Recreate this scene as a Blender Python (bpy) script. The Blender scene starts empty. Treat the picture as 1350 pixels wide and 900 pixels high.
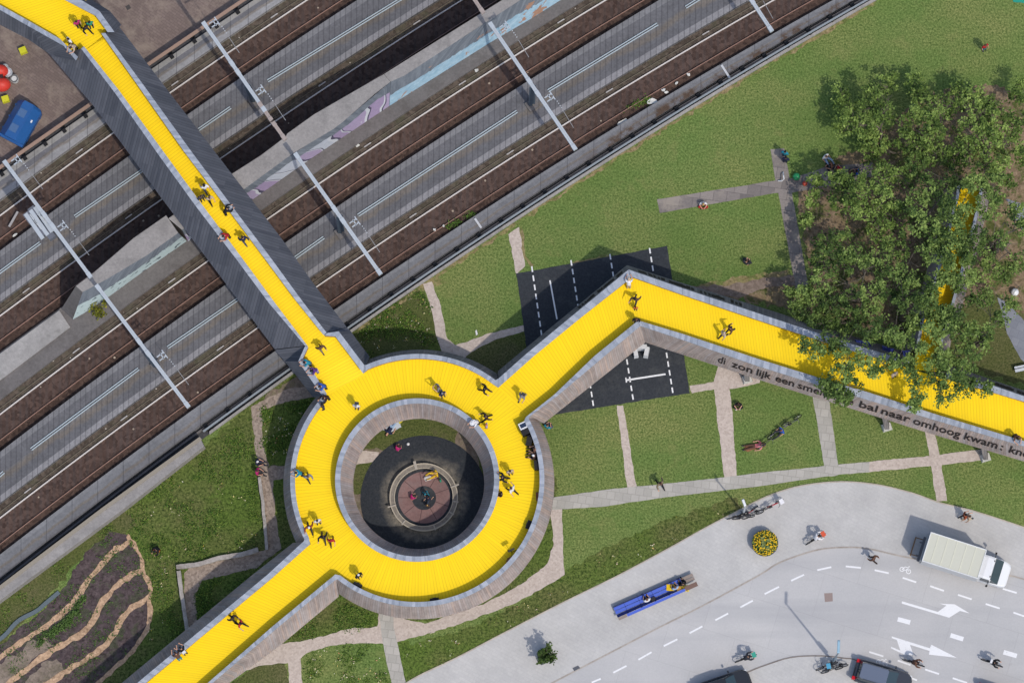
import bpy, bmesh, math, random
import numpy as np
from mathutils import Vector, Matrix, noise
from mathutils.geometry import tessellate_polygon

R = random.Random(7)
rad = math.radians
scene = bpy.context.scene
COL = scene.collection

# ------------------------------------------------------------------ camera
S = 17.5                       # picture pixels (1350 wide) per metre on the ground
CAM = Vector((145 / S, -880 / S, 5500 / S))
FWD = (-CAM).normalized()
RIGHT = (Vector((1, 0, 0)) - FWD * FWD.x).normalized()
UP = RIGHT.cross(FWD)
FPX = S * CAM.length
cd = bpy.data.cameras.new("camera")
cam = bpy.data.objects.new("camera", cd)
COL.objects.link(cam)
M = Matrix((RIGHT, UP, -FWD)).transposed().to_4x4()
M.translation = CAM
cam.matrix_world = M
cd.sensor_width = 36
cd.sensor_fit = 'HORIZONTAL'
cd.lens = 36 * FPX / 1350
cd.clip_start = 1
cd.clip_end = 6000
scene.camera = cam


def P(px, py, z=0.0):
    """map position measured on the survey picture -> world point at height z"""
    d = FWD + RIGHT * ((px - 675) / FPX) + UP * ((450 - py) / FPX)
    t = (z - CAM.z) / d.z
    return CAM + d * t


def PL(pts, z=0.0):
    return [P(x, y, z) for x, y in pts]


# ------------------------------------------------------------------ materials
def lin(c):
    c = c / 255.0
    return c / 12.92 if c <= 0.04045 else ((c + 0.055) / 1.055) ** 2.4


LUX = 1.30


def A(r, g, b):
    return (min(.9, lin(r) / LUX), min(.9, lin(g) / LUX), min(.9, lin(b) / LUX), 1)


class NT:
    def __init__(s, name, rough=.85, spec=.25, metal=0.0):
        s.m = bpy.data.materials.new(name)
        s.m.use_nodes = True
        s.t = s.m.node_tree
        s.t.nodes.clear()
        s.out = s.t.nodes.new('ShaderNodeOutputMaterial')
        s.b = s.t.nodes.new('ShaderNodeBsdfPrincipled')
        s.t.links.new(s.b.outputs[0], s.out.inputs[0])
        s.b.inputs['Roughness'].default_value = rough
        s.b.inputs['Specular IOR Level'].default_value = spec
        s.b.inputs['Metallic'].default_value = metal

    def set(s, sock, v):
        if hasattr(v, 'is_output'):
            s.t.links.new(v, sock)
        else:
            sock.default_value = v

    def n(s, typ, ins=(), out=0, **kw):
        nd = s.t.nodes.new(typ)
        for k, v in kw.items():
            setattr(nd, k, v)
        for k, v in (ins.items() if isinstance(ins, dict) else enumerate(ins)):
            if v is not None:
                s.set(nd.inputs[k], v)
        return nd.outputs[out]

    def pos(s):
        return s.n('ShaderNodeNewGeometry')

    def obj(s):
        return s.n('ShaderNodeTexCoord', out=3)

    def uv(s):
        return s.n('ShaderNodeUVMap')

    def island(s):
        return s.n('ShaderNodeNewGeometry', out='Random Per Island')

    def map(s, vec, scale=(1, 1, 1), rot=(0, 0, 0)):
        return s.n('ShaderNodeMapping', {'Vector': vec, 'Scale': scale, 'Rotation': rot})

    def noise(s, scale, detail=3, rough=.6, vec=None, out=0, dist=0):
        return s.n('ShaderNodeTexNoise', {'Vector': vec if vec is not None else s.pos(), 'Scale': scale, 'Detail': detail, 'Roughness': rough, 'Distortion': dist}, out=out)

    def voro(s, scale, vec=None, out=0, rnd=1.0):
        return s.n('ShaderNodeTexVoronoi', {'Vector': vec if vec is not None else s.pos(), 'Scale': scale, 'Randomness': rnd}, out=out)

    def white(s, vec):
        return s.n('ShaderNodeTexWhiteNoise', {'Vector': vec})

    def math(s, op, a, b=0.0, c=0.0):
        return s.n('ShaderNodeMath', (a, b, c), operation=op)

    def step(s, v, lo, hi):
        return s.n('ShaderNodeMapRange', {'Value': v, 'From Min': lo, 'From Max': hi})

    def mix(s, f, a, b, mode='MIX'):
        nd = s.t.nodes.new('ShaderNodeMix')
        nd.data_type = 'RGBA'
        nd.blend_type = mode
        s.set(nd.inputs[0], f)
        s.set(nd.inputs[6], a)
        s.set(nd.inputs[7], b)
        return nd.outputs[2]

    def ramp(s, f, stops, interp='LINEAR'):
        nd = s.t.nodes.new('ShaderNodeValToRGB')
        nd.color_ramp.interpolation = interp
        el = nd.color_ramp.elements
        while len(el) < len(stops):
            el.new(.5)
        for e, (p, c) in zip(el, stops):
            e.position = p
            e.color = c
        s.set(nd.inputs[0], f)
        return nd.outputs[0]

    def xyz(s, v):
        nd = s.t.nodes.new('ShaderNodeSeparateXYZ')
        s.set(nd.inputs[0], v)
        return nd.outputs

    def comb(s, x, y, z=0.0):
        return s.n('ShaderNodeCombineXYZ', (x, y, z))

    def vary(s, col, amt=.25, scale=1.0, detail=4):
        """mottle a colour up and down"""
        f = s.noise(scale, detail, .7)
        f = s.step(f, .3, .7)
        d = tuple(1 - amt for _ in range(3)) + (1,)
        u = tuple(1 + amt for _ in range(3)) + (1,)
        return s.mix(1.0, col, s.mix(f, d, u), 'MULTIPLY')

    def done(s, col, bump=None, strength=.4, dist=.05):
        s.set(s.b.inputs['Base Color'], col)
        if bump is not None:
            bn = s.n('ShaderNodeBump', {'Strength': strength, 'Distance': dist, 'Height': bump})
            s.t.links.new(bn, s.b.inputs['Normal'])
        return s.m


_plain = {}


def plain(r, g, b, rough=.7, metal=0.0, spec=.3, var=.12, sc=6.0):
    key = (r, g, b, rough, metal, spec)
    if key not in _plain:
        t = NT('paint_%d_%d_%d' % (r, g, b), rough, spec, metal)
        f = t.noise(sc, 3, .6, t.obj())
        c = A(r, g, b)
        lo = tuple(v * (1 - var) for v in c[:3]) + (1,)
        hi = tuple(min(.92, v * (1 + var)) for v in c[:3]) + (1,)
        _plain[key] = t.done(t.mix(f, lo, hi))
    return _plain[key]


MAT = {}


def m_grass(name, c1, c2, c3, dry, sc=1.0, dryamt=.5, fleck=None):
    t = NT(name, .95, .1)
    fine = t.step(t.math('ADD', t.math('MULTIPLY', t.noise(6.0 * sc, 1, .5), .5), t.math('MULTIPLY', t.noise(13 * sc, 1, .5), .5)), .33, .67)
    mid = t.step(t.noise(.55 * sc, 5, .65), .35, .68)
    big = t.step(t.noise(.09, 4, .6), .35, .65)
    c = t.mix(fine, c1, c2)
    c = t.mix(t.math('MULTIPLY', mid, .25), c, c3)
    c = t.mix(t.math('MULTIPLY', big, .35), c, t.mix(fine, c1, c3))
    dm = t.step(t.noise(.42 * sc, 7, .75), .54, .76)
    c = t.mix(t.math('MULTIPLY', dm, dryamt), c, t.mix(fine, tuple(v * .7 for v in dry[:3]) + (1,), dry))
    wide = t.step(t.noise(.11, 5, .62, t.map(t.pos(), (1, 1.5, 1), (0, 0, .6))), .42, .66)
    c = t.mix(t.math('MULTIPLY', wide, .6), c, t.mix(fine, c1, tuple(min(.9, v * 1.22) for v in dry[:3]) + (1,)))
    if fleck:
        v = t.voro(2.6)
        c = t.mix(t.math('MULTIPLY', t.math('LESS_THAN', v, .055), t.step(t.noise(.5), .5, .6)), c, fleck)
    return t.done(c)


MAT['lawn'] = m_grass('lawn_grass', A(58, 82, 34), A(130, 154, 86), A(112, 132, 70), A(156, 152, 98), 1.1, .55)
MAT['rough_grass'] = m_grass('rough_grass', A(36, 54, 20), A(114, 138, 62), A(94, 112, 52), A(126, 112, 82), .8, .65, A(190, 160, 70))
MAT['dark_grass'] = m_grass('shaggy_grass', A(52, 66, 30), A(108, 118, 64), A(92, 92, 56), A(124, 112, 88), 1.1, .75)


def m_dirt(name, a, b, c_, green=None, gr=.5):
    t = NT(name, .95, .1)
    f = t.step(t.math('ADD', t.math('MULTIPLY', t.noise(2.6, 2, .5), .5), t.math('MULTIPLY', t.noise(6, 3, .6), .5)), .34, .66)
    c = t.mix(f, a, b)
    c = t.mix(t.math('MULTIPLY', t.step(t.noise(.45, 5, .7), .45, .62), .8), c, t.mix(f, c_, tuple(min(.9, v * 1.5) for v in c_[:3]) + (1,)))
    if green:
        g = t.step(t.noise(.6, 7, .75, t.map(t.pos(), (1, 1, 1), (0, 0, 1))), .5, .58)
        c = t.mix(t.math('MULTIPLY', g, gr), c, t.mix(f, green, tuple(v * 1.7 for v in green[:3]) + (1,)))
    return t.done(c, f, .6, .06)


MAT['tree_dirt'] = m_dirt('trodden_earth', A(98, 82, 64), A(160, 140, 116), A(126, 110, 84), A(66, 78, 34), .85)
MAT['bare_dirt'] = m_dirt('bare_earth', A(108, 96, 84), A(146, 132, 118), A(120, 104, 92), A(86, 90, 50), .35)
MAT['worn'] = m_dirt('worn_turf', A(98, 92, 58), A(172, 154, 118), A(128, 122, 78), A(84, 100, 50), .8)
MAT['soil'] = m_dirt('tilled_soil', A(56, 47, 48), A(108, 95, 95), A(76, 66, 68), A(56, 74, 38), .4)
MAT['sand'] = m_dirt('pale_sand', A(120, 108, 98), A(152, 138, 124), A(132, 120, 108), A(70, 70, 50), .4)
MAT['chips'] = m_dirt('wood_chips', A(140, 114, 90), A(222, 188, 156), A(178, 148, 120))


def m_gravel(name, a, b, stone=5.0):
    t = NT(name, .95, .15)
    v = t.voro(stone, out=1)
    f = t.noise(9, 4, .8)
    c = t.mix(t.step(t.xyz(v)[0], 0, 1), a, b)
    c = t.mix(t.math('MULTIPLY', t.step(f, .4, .7), .5), c, b)
    c = t.mix(t.math('MULTIPLY', t.step(t.noise(.5, 5, .7), .5, .72), .2), c, A(150, 138, 124))
    return t.done(c, f, .4, .03)


MAT['brick_path'] = m_gravel('clinker_path', A(180, 166, 156), A(206, 193, 182), 7.5)
MAT['gravel_path'] = m_gravel('gravel_path', A(128, 114, 102), A(176, 160, 146), 7)
MAT['dark_path'] = m_gravel('trodden_path', A(112, 98, 88), A(148, 132, 120), 6)


def m_pavers(name, a, b, size=(.9, .45), rot=0.0, mortar=.03, contrast=.6, patch=None):
    t = NT(name, .9, .2)
    vec = t.map(t.pos(), (1, 1, 1), (0, 0, rot))
    br = t.n('ShaderNodeTexBrick', {'Vector': vec, 'Color1': a, 'Color2': b, 'Mortar': tuple(v * contrast for v in a[:3]) + (1,),
                                   'Scale': 1.0, 'Mortar Size': mortar, 'Brick Width': size[0], 'Row Height': size[1]})
    c = t.vary(br, .12 if contrast < .9 else .05, 7.0)
    c = t.vary(c, .1, .35, 5)
    if patch:
        c = t.mix(t.math('MULTIPLY', t.step(t.noise(.3, 6, .75), .5, .62), .85), c, patch)
    return t.done(c)


MAT['grey_path'] = m_pavers('grey_paving', A(172, 169, 161), A(186, 182, 174), (.6, .6), rad(8), .03, .9)
MAT['slab_path'] = m_pavers('slab_paving', A(118, 112, 110), A(150, 142, 136), (1.0, .8), rad(8), .02, .85, A(158, 149, 138))
MAT['pavement'] = m_pavers('concrete_pavers', A(190, 189, 187), A(195, 194, 191), (.5, .25), rad(28), .02, .97)
MAT['slate_path'] = m_pavers('slate_paving', A(128, 132, 142), A(140, 144, 152), (.6, .6), .4, .02, .93)
MAT['plaza'] = m_pavers('brown_clinkers', A(118, 104, 98), A(130, 115, 109), (.4, .2), rad(35), .02, .9, A(150, 136, 124))


def m_road():
    t = NT('road_surface', .9, .25)
    c = t.mix(t.step(t.noise(.12, 5, .6), .35, .65), A(186, 186, 186), A(197, 196, 195))
    c = t.vary(c, .05, 9, 3)
    tr = t.noise(1.0, 3, .5, t.map(t.pos(), (.05, .55, 1), (0, 0, rad(17))))
    c = t.mix(t.math('MULTIPLY', t.step(tr, .48, .72), .55), c, A(168, 169, 171))
    st = t.step(t.noise(.8, 6, .75), .66, .75)
    c = t.mix(t.math('MULTIPLY', st, .5), c, A(150, 148, 146))
    jt = t.n('ShaderNodeTexBrick', {'Vector': t.map(t.pos(), (1, 1, 1), (0, 0, rad(17))), 'Color1': (1, 1, 1, 1), 'Color2': (.965, .965, .97, 1), 'Mortar': (.88, .88, .88, 1), 'Scale': 1.0, 'Mortar Size': .02, 'Brick Width': 5.0, 'Row Height': 3.3})
    c = t.mix(1.0, c, jt, 'MULTIPLY')
    return t.done(c)


MAT['road'] = m_road()


def m_white_paint():
    t = NT('road_paint', .8, .2)
    w = t.step(t.noise(7, 5, .75), .3, .44)
    return t.done(t.mix(w, A(206, 208, 209), A(238, 239, 240)))


MAT['paint'] = m_white_paint()


def m_rubber():
    t = NT('black_rubber', .9, .3)
    c = t.mix(t.step(t.noise(6, 6, .8), .35, .7), A(42, 46, 52), A(66, 70, 75))
    c = t.mix(t.math('MULTIPLY', t.step(t.noise(.5, 6, .75), .52, .7), .55), c, A(88, 90, 90))
    c = t.mix(t.math('MULTIPLY', t.step(t.noise(3, 6, .85, t.map(t.pos(), (1, 1, 1), (0, 0, .6))), .68, .76), .6), c, A(112, 98, 80))
    return t.done(c)


MAT['rubber'] = m_rubber()


def m_rubber_dusty(cx, cy, r0, r1):
    """black rubber trodden pale round the bench"""
    t = NT('dusty_black_rubber', .92, .2)
    c = t.mix(t.step(t.noise(6, 5, .8), .35, .7), A(40, 44, 50), A(64, 68, 73))
    x, y, _ = t.xyz(t.pos())
    dx, dy = t.math('SUBTRACT', x, cx), t.math('SUBTRACT', y, cy)
    d = t.math('SQRT', t.math('ADD', t.math('MULTIPLY', dx, dx), t.math('MULTIPLY', dy, dy)))
    d = t.math('ADD', d, t.math('MULTIPLY', t.math('SUBTRACT', t.noise(.7, 4, .65), .5), 1.5))
    k = t.math('SUBTRACT', 1.0, t.step(d, r0, r1))
    k = t.math('MULTIPLY', k, t.step(t.noise(2.5, 5, .8), .25, .6))
    c = t.mix(t.math('MULTIPLY', k, .85), c, A(150, 142, 128))
    sm = t.step(t.noise(1.2, 6, .75), .56, .72)
    return t.done(t.mix(t.math('MULTIPLY', sm, .35), c, A(98, 98, 96)))


def m_ballast():
    t = NT('rusty_ballast', .95, .1)
    v = t.xyz(t.voro(4.2, out=1))[0]
    uv = t.xyz(t.uv())
    c = t.mix(v, A(68, 55, 50), A(96, 79, 72))
    c = t.vary(c, .16, 6, 5)
    slp = t.math('FRACT', t.math('MULTIPLY', uv[0], 1.6))
    c = t.mix(t.math('MULTIPLY', t.math('LESS_THAN', slp, .42), .28), c, A(84, 78, 76))
    rust = t.math('MULTIPLY', t.step(t.noise(.5, 4, .6), .4, .7), .35)
    c = t.mix(rust, c, t.mix(v, A(66, 50, 42), A(96, 74, 62)))
    c = t.mix(t.math('MULTIPLY', t.math('LESS_THAN', t.voro(.75), .06), .9), c, A(176, 160, 140))
    return t.done(c, v, .5, .06)


MAT['ballast'] = m_ballast()


def m_ballast_side():
    t = NT('dull_ballast', .95, .1)
    v = t.xyz(t.voro(4.2, out=1))[0]
    c = t.mix(v, A(74, 66, 59), A(104, 94, 84))
    c = t.vary(c, .25, 5, 5)
    c = t.mix(t.math('MULTIPLY', t.step(t.noise(.5, 5, .7), .5, .65), .5), c, A(92, 94, 74))
    c = t.mix(t.math('MULTIPLY', t.math('LESS_THAN', t.voro(.9), .05), .9), c, A(196, 188, 176))
    return t.done(c, v, .5, .05)


MAT['ballast_side'] = m_ballast_side()


def m_rust_ballast():
    t = NT('rust_red_ballast', .95, .1)
    v = t.xyz(t.voro(4.5, out=1))[0]
    c = t.mix(v, A(62, 50, 45), A(92, 75, 66))
    c = t.vary(c, .3, 3, 5)
    c = t.mix(t.math('MULTIPLY', t.math('LESS_THAN', t.voro(.6), .05), .9), c, A(196, 180, 160))
    return t.done(c, v, .5, .05)


MAT['rust_ballast'] = m_rust_ballast()


def m_platform(name, stops, tile=.5, stain=False):
    """UV: x metres along, y 0..1 across"""
    t = NT(name, .92, .15)
    u, v, _ = t.xyz(t.uv())
    c = t.ramp(v, stops, 'CONSTANT')
    vc = t.math('ADD', v, t.math('MULTIPLY', t.math('SUBTRACT', t.noise(.5, 5, .7), .5), .35))
    mid = t.math('MULTIPLY', t.step(vc, .46, .54), t.math('SUBTRACT', 1.0, t.step(vc, .6, .68)))
    c = t.mix(t.math('MULTIPLY', mid, .7), c, t.mix(t.noise(6, 5, .8), A(92, 86, 78), A(140, 130, 118)))
    jl = t.math('FRACT', t.math('DIVIDE', u, tile))
    joint = t.math('MULTIPLY', t.math('LESS_THAN', jl, .08 / tile), .5)
    c = t.mix(joint, c, A(70, 70, 74))
    c = t.mix(.5, c, t.mix(1.0, c, t.mix(t.white(t.comb(t.math('FLOOR', t.math('DIVIDE', u, tile)), t.math('FLOOR', t.math('MULTIPLY', v, 9)))), (.9, .9, .9, 1), (1.1, 1.1, 1.1, 1)), 'MULTIPLY'))
    c = t.vary(c, .18, 5, 5)
    c = t.vary(c, .14, .4, 5)
    if stain:
        px = t.xyz(t.pos())[0]
        k = t.math('MULTIPLY', t.step(px, 4.5, 8.0), t.step(t.noise(.7, 6, .75), .46, .58))
        c = t.mix(t.math('MULTIPLY', k, t.step(v, .25, .6)), c, t.mix(t.noise(5, 4, .8), A(58, 48, 42), A(110, 92, 78)))
    return t.done(c)


G1, G2, G3, G4 = A(124, 124, 126), A(106, 106, 109), A(112, 111, 112), A(140, 139, 141)
MAT['platform'] = m_platform('platform_paving', [(0, G1), (.13, G2), (.45, G3), (.55, A(104, 104, 107)), (.86, G4)])
MAT['platform_side'] = m_platform('side_platform', [(0, A(128, 129, 131)), (.2, A(121, 122, 125)), (.6, A(117, 117, 120)), (.92, A(104, 102, 102))], 2.4, True)
MAT['platform_nw'] = m_platform('segment_platform', [(0, A(150, 149, 146)), (.26, A(112, 112, 116)), (.52, A(150, 150, 151)), (.95, A(112, 108, 104))], 1.66)


def m_concrete(name, a, b, stain=None, sc=1.0):
    t = NT(name, .92, .15)
    c = t.mix(t.step(t.noise(5 * sc, 6, .8), .3, .7), a, b)
    c = t.vary(c, .14, .6, 6)
    if stain:
        c = t.mix(t.math('MULTIPLY', t.step(t.noise(.8, 6, .7), .5, .68), .6), c, stain)
    return t.done(c)


MAT['concrete'] = m_concrete('weathered_concrete', A(136, 133, 131), A(166, 162, 158), A(120, 118, 116))
MAT['concrete_pale'] = m_concrete('pale_concrete', A(146, 144, 142), A(176, 173, 169), A(122, 120, 116))
MAT['concrete_dark'] = m_concrete('grey_concrete', A(100, 97, 96), A(124, 120, 118), A(90, 86, 83))
MAT['stone_ring'] = m_concrete('sandy_concrete', A(120, 114, 106), A(158, 150, 138), A(92, 88, 84))
MAT['pink_stone'] = m_concrete('pinkish_paving', A(124, 98, 96), A(150, 120, 116), A(136, 122, 120))


def m_mural(name, kind):
    """painted wall face. UV: x metres along, y 0..1 up the face"""
    t = NT(name, .85, .2)
    u, v, _ = t.xyz(t.uv())
    vec = t.comb(u, t.math('MULTIPLY', v, 5.0))
    streak = t.noise(1.0, 5, .7, t.comb(t.math('MULTIPLY', u, 3.0), t.math('MULTIPLY', v, .6)))
    c = t.mix(t.step(streak, .35, .7), A(98, 106, 116), A(142, 150, 158))
    edge = t.math('ADD', v, t.math('MULTIPLY', t.math('SUBTRACT', t.noise(.45, 4, .75, vec), .5), .4))
    if kind == 'blue':
        band = t.math('LESS_THAN', edge, .44)
        c = t.mix(band, c, t.mix(t.step(t.noise(1.2, 5, .7, vec), .35, .65), A(142, 180, 202), A(178, 206, 220)))
        blot = t.math('MULTIPLY', t.math('GREATER_THAN', t.noise(.42, 4, .65, t.comb(t.math('ADD', u, 31.0), t.math('MULTIPLY', v, 4))), .58), t.math('LESS_THAN', edge, .6))
        c = t.mix(blot, c, A(172, 136, 114))
    elif kind == 'purple':
        band = t.math('LESS_THAN', edge, .58)
        uu = t.math('DIVIDE', t.math('ADD', u, t.math('MULTIPLY', t.noise(.55, 1, .5, t.comb(u, t.math('MULTIPLY', v, 2.0))), 2.4)), 1.35)
        cr = t.white(t.comb(t.math('FLOOR', uu), 3.0))
        pc = t.ramp(cr, [(0, A(162, 146, 176)), (.4, A(172, 158, 186)), (.72, A(190, 196, 206)), (.86, A(152, 144, 184))], 'CONSTANT')
        c = t.mix(band, c, pc)
        fr = t.math('FRACT', uu)
        c = t.mix(t.math('MULTIPLY', band, t.math('LESS_THAN', fr, .1)), c, A(84, 80, 100))
        c = t.mix(t.math('MULTIPLY', band, t.math('GREATER_THAN', fr, .88)), c, A(204, 208, 214))
    else:
        band = t.math('LESS_THAN', edge, .5)
        c = t.mix(band, c, A(186, 204, 204))
        ln = t.math('MULTIPLY', t.math('GREATER_THAN', t.noise(1.3, 2, .5, t.comb(t.math('MULTIPLY', u, 1.0), t.math('MULTIPLY', v, 6.0))), .62), band)
        c = t.mix(ln, c, A(88, 98, 106))
    return t.done(t.vary(c, .1, 4, 4))


MAT['mural_blue'] = m_mural('blue_mural', 'blue')
MAT['mural_purple'] = m_mural('purple_mural', 'purple')
MAT['mural_mint'] = m_mural('mint_mural', 'mint')


def m_planks(name, cols, w=.16, dirt=.25, gap=.14, scratch=.3):
    """UV: x metres along the wall, y metres down it; boards run down"""
    t = NT(name, .9, .15)
    u, v, _ = t.xyz(t.uv())
    uu = t.math('DIVIDE', u, w)
    k = t.math('FLOOR', uu)
    rn = t.white(t.comb(k, t.math('FLOOR', t.math('MULTIPLY', v, .45))))
    c = t.ramp(rn, [(i / max(1, len(cols) - 1), cc) for i, cc in enumerate(cols)])
    g = t.noise(1.0, 5, .7, t.comb(t.math('MULTIPLY', u, 9), t.math('MULTIPLY', v, .9)))
    c = t.mix(t.math('MULTIPLY', t.step(g, .4, .75), scratch), c, tuple(x * 1.9 for x in cols[-1][:3]) + (1,))
    c = t.vary(c, dirt, .5, 5)
    f = t.math('FRACT', uu)
    c = t.mix(t.math('MULTIPLY', t.math('LESS_THAN', f, gap), .42), c, tuple(x * .3 for x in cols[0][:3]) + (1,))
    return t.done(c)


MAT['clad_dark'] = m_planks('slate_boards', [A(84, 87, 96), A(96, 99, 107), A(104, 106, 114), A(90, 93, 101)], .24, .13, .16, .14)
MAT['clad_brown'] = m_planks('weathered_boards', [A(142, 130, 124), A(158, 144, 138), A(152, 144, 140), A(170, 150, 138), A(158, 150, 148)], .17, .24, .12, .3)
MAT['clad_grey'] = m_planks('grey_boards', [A(110, 107, 106), A(126, 122, 120), A(138, 131, 127)], .2, .2, .12, .25)
MAT['lining'] = m_planks('ochre_boards', [A(176, 140, 88), A(150, 126, 96), A(196, 150, 70)], .2, .2, .14, .2)


def m_coping():
    t = NT('zinc_coping', .55, .4)
    u, v, _ = t.xyz(t.uv())
    k = t.math('FLOOR', t.math('DIVIDE', u, .22))
    c = t.ramp(t.white(t.comb(k, 0.0)), [(0, A(140, 148, 160)), (.5, A(156, 164, 175)), (1, A(172, 178, 188))])
    c = t.vary(c, .14, 3, 5)
    f = t.math('FRACT', t.math('DIVIDE', u, 2.1))
    c = t.mix(t.math('MULTIPLY', t.math('LESS_THAN', f, .03), .5), c, A(100, 106, 118))
    return t.done(c)


MAT['coping'] = m_coping()


MAT['shade_gap_band'] = m_concrete('dark_shade_gap', A(62, 63, 66), A(84, 84, 86), A(70, 66, 62))


def m_deck():
    t = NT('yellow_deck_paint', .65, .3)
    u, v, _ = t.xyz(t.uv())
    f = t.math('FRACT', t.math('DIVIDE', u, .23))
    k = t.white(t.comb(t.math('FLOOR', t.math('DIVIDE', u, .23)), 1.0))
    c = t.mix(k, (.83, .575, .0015, 1), (.87, .61, .0015, 1))
    c = t.mix(t.math('MULTIPLY', t.math('LESS_THAN', f, .2), .55), c, (.56, .38, .002, 1))
    c = t.mix(t.math('MULTIPLY', t.step(t.noise(.35, 6, .7), .45, .75), .3), c, (.72, .49, .006, 1))
    c = t.mix(t.math('MULTIPLY', t.step(t.noise(2.2, 6, .8), .62, .8), .28), c, (.5, .35, .03, 1))
    return t.done(c)


MAT['deck'] = m_deck()


def m_leaf(name, a, b, c_, tr=.18):
    t = NT(name, .7, .3)
    i = t.island()
    tone = t.n('ShaderNodeAttribute', attribute_name='tone', out=2)
    f = t.math('ADD', t.math('MULTIPLY', tone, .62), t.math('MULTIPLY', i, .38))
    col = t.ramp(f, [(.08, a), (.5, b), (.92, c_)])
    t.set(t.b.inputs['Base Color'], col)
    tl = t.n('ShaderNodeBsdfTranslucent', {'Color': col})
    mx = t.n('ShaderNodeMixShader', (tr, t.b.outputs[0], tl))
    t.t.links.new(mx, t.out.inputs[0])
    return t.m


MAT['leaf'] = m_leaf('tree_leaves', A(54, 76, 28), A(108, 134, 58), A(166, 190, 100))
MAT['leaf2'] = m_leaf('tree_leaves_deep', A(46, 68, 28), A(98, 124, 56), A(154, 178, 94))
MAT['weed'] = m_leaf('weed_leaves', A(40, 62, 20), A(88, 124, 44), A(136, 158, 66), .2)
MAT['weed_pale'] = m_leaf('weed_flowers', A(214, 190, 70), A(226, 224, 196), A(196, 120, 70), .1)
MAT['crop'] = m_leaf('crop_leaves', A(58, 84, 34), A(84, 114, 52), A(112, 140, 72), .2)


def m_bark():
    t = NT('tree_bark', .95, .1)
    c = t.mix(t.noise(5, 5, .8, t.map(t.obj(), (1, 1, .3))), A(70, 64, 56), A(140, 132, 120))
    return t.done(c)


MAT['bark'] = m_bark()
MAT['steel'] = plain(188, 196, 202, .5, .2, .4, .1, 3)
MAT['steel_rust'] = plain(168, 156, 150, .7, .1, .3, .25, 4)
MAT['rail_glint'] = plain(216, 209, 202, .5, 0, .4, .1, 2)  # white glint put into the pale colour of one rail
MAT['rail_rust'] = plain(152, 120, 106, .8, 0, .3, .25, 1.2)
MAT['black'] = plain(24, 24, 26, .6)
MAT['rubber_tyre'] = plain(28, 28, 30, .8)
MAT['glass'] = plain(40, 58, 66, .08, 0, .6, .1)
MAT['letter'] = plain(42, 34, 34, .8)


# ------------------------------------------------------------------ mesh helpers
def tag(o, label=None, cat=None, group=None, kind=None):
    if label:
        o['label'] = label
    if cat:
        o['category'] = cat
    if group:
        o['group'] = group
    if kind:
        o['kind'] = kind
    return o


def empty(name, loc, label, cat, group=None, rz=0.0):
    o = bpy.data.objects.new(name, None)
    COL.objects.link(o)
    o.location = loc
    o.rotation_euler = (0, 0, rz)
    o.empty_display_size = .2
    return tag(o, label, cat, group)


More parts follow.
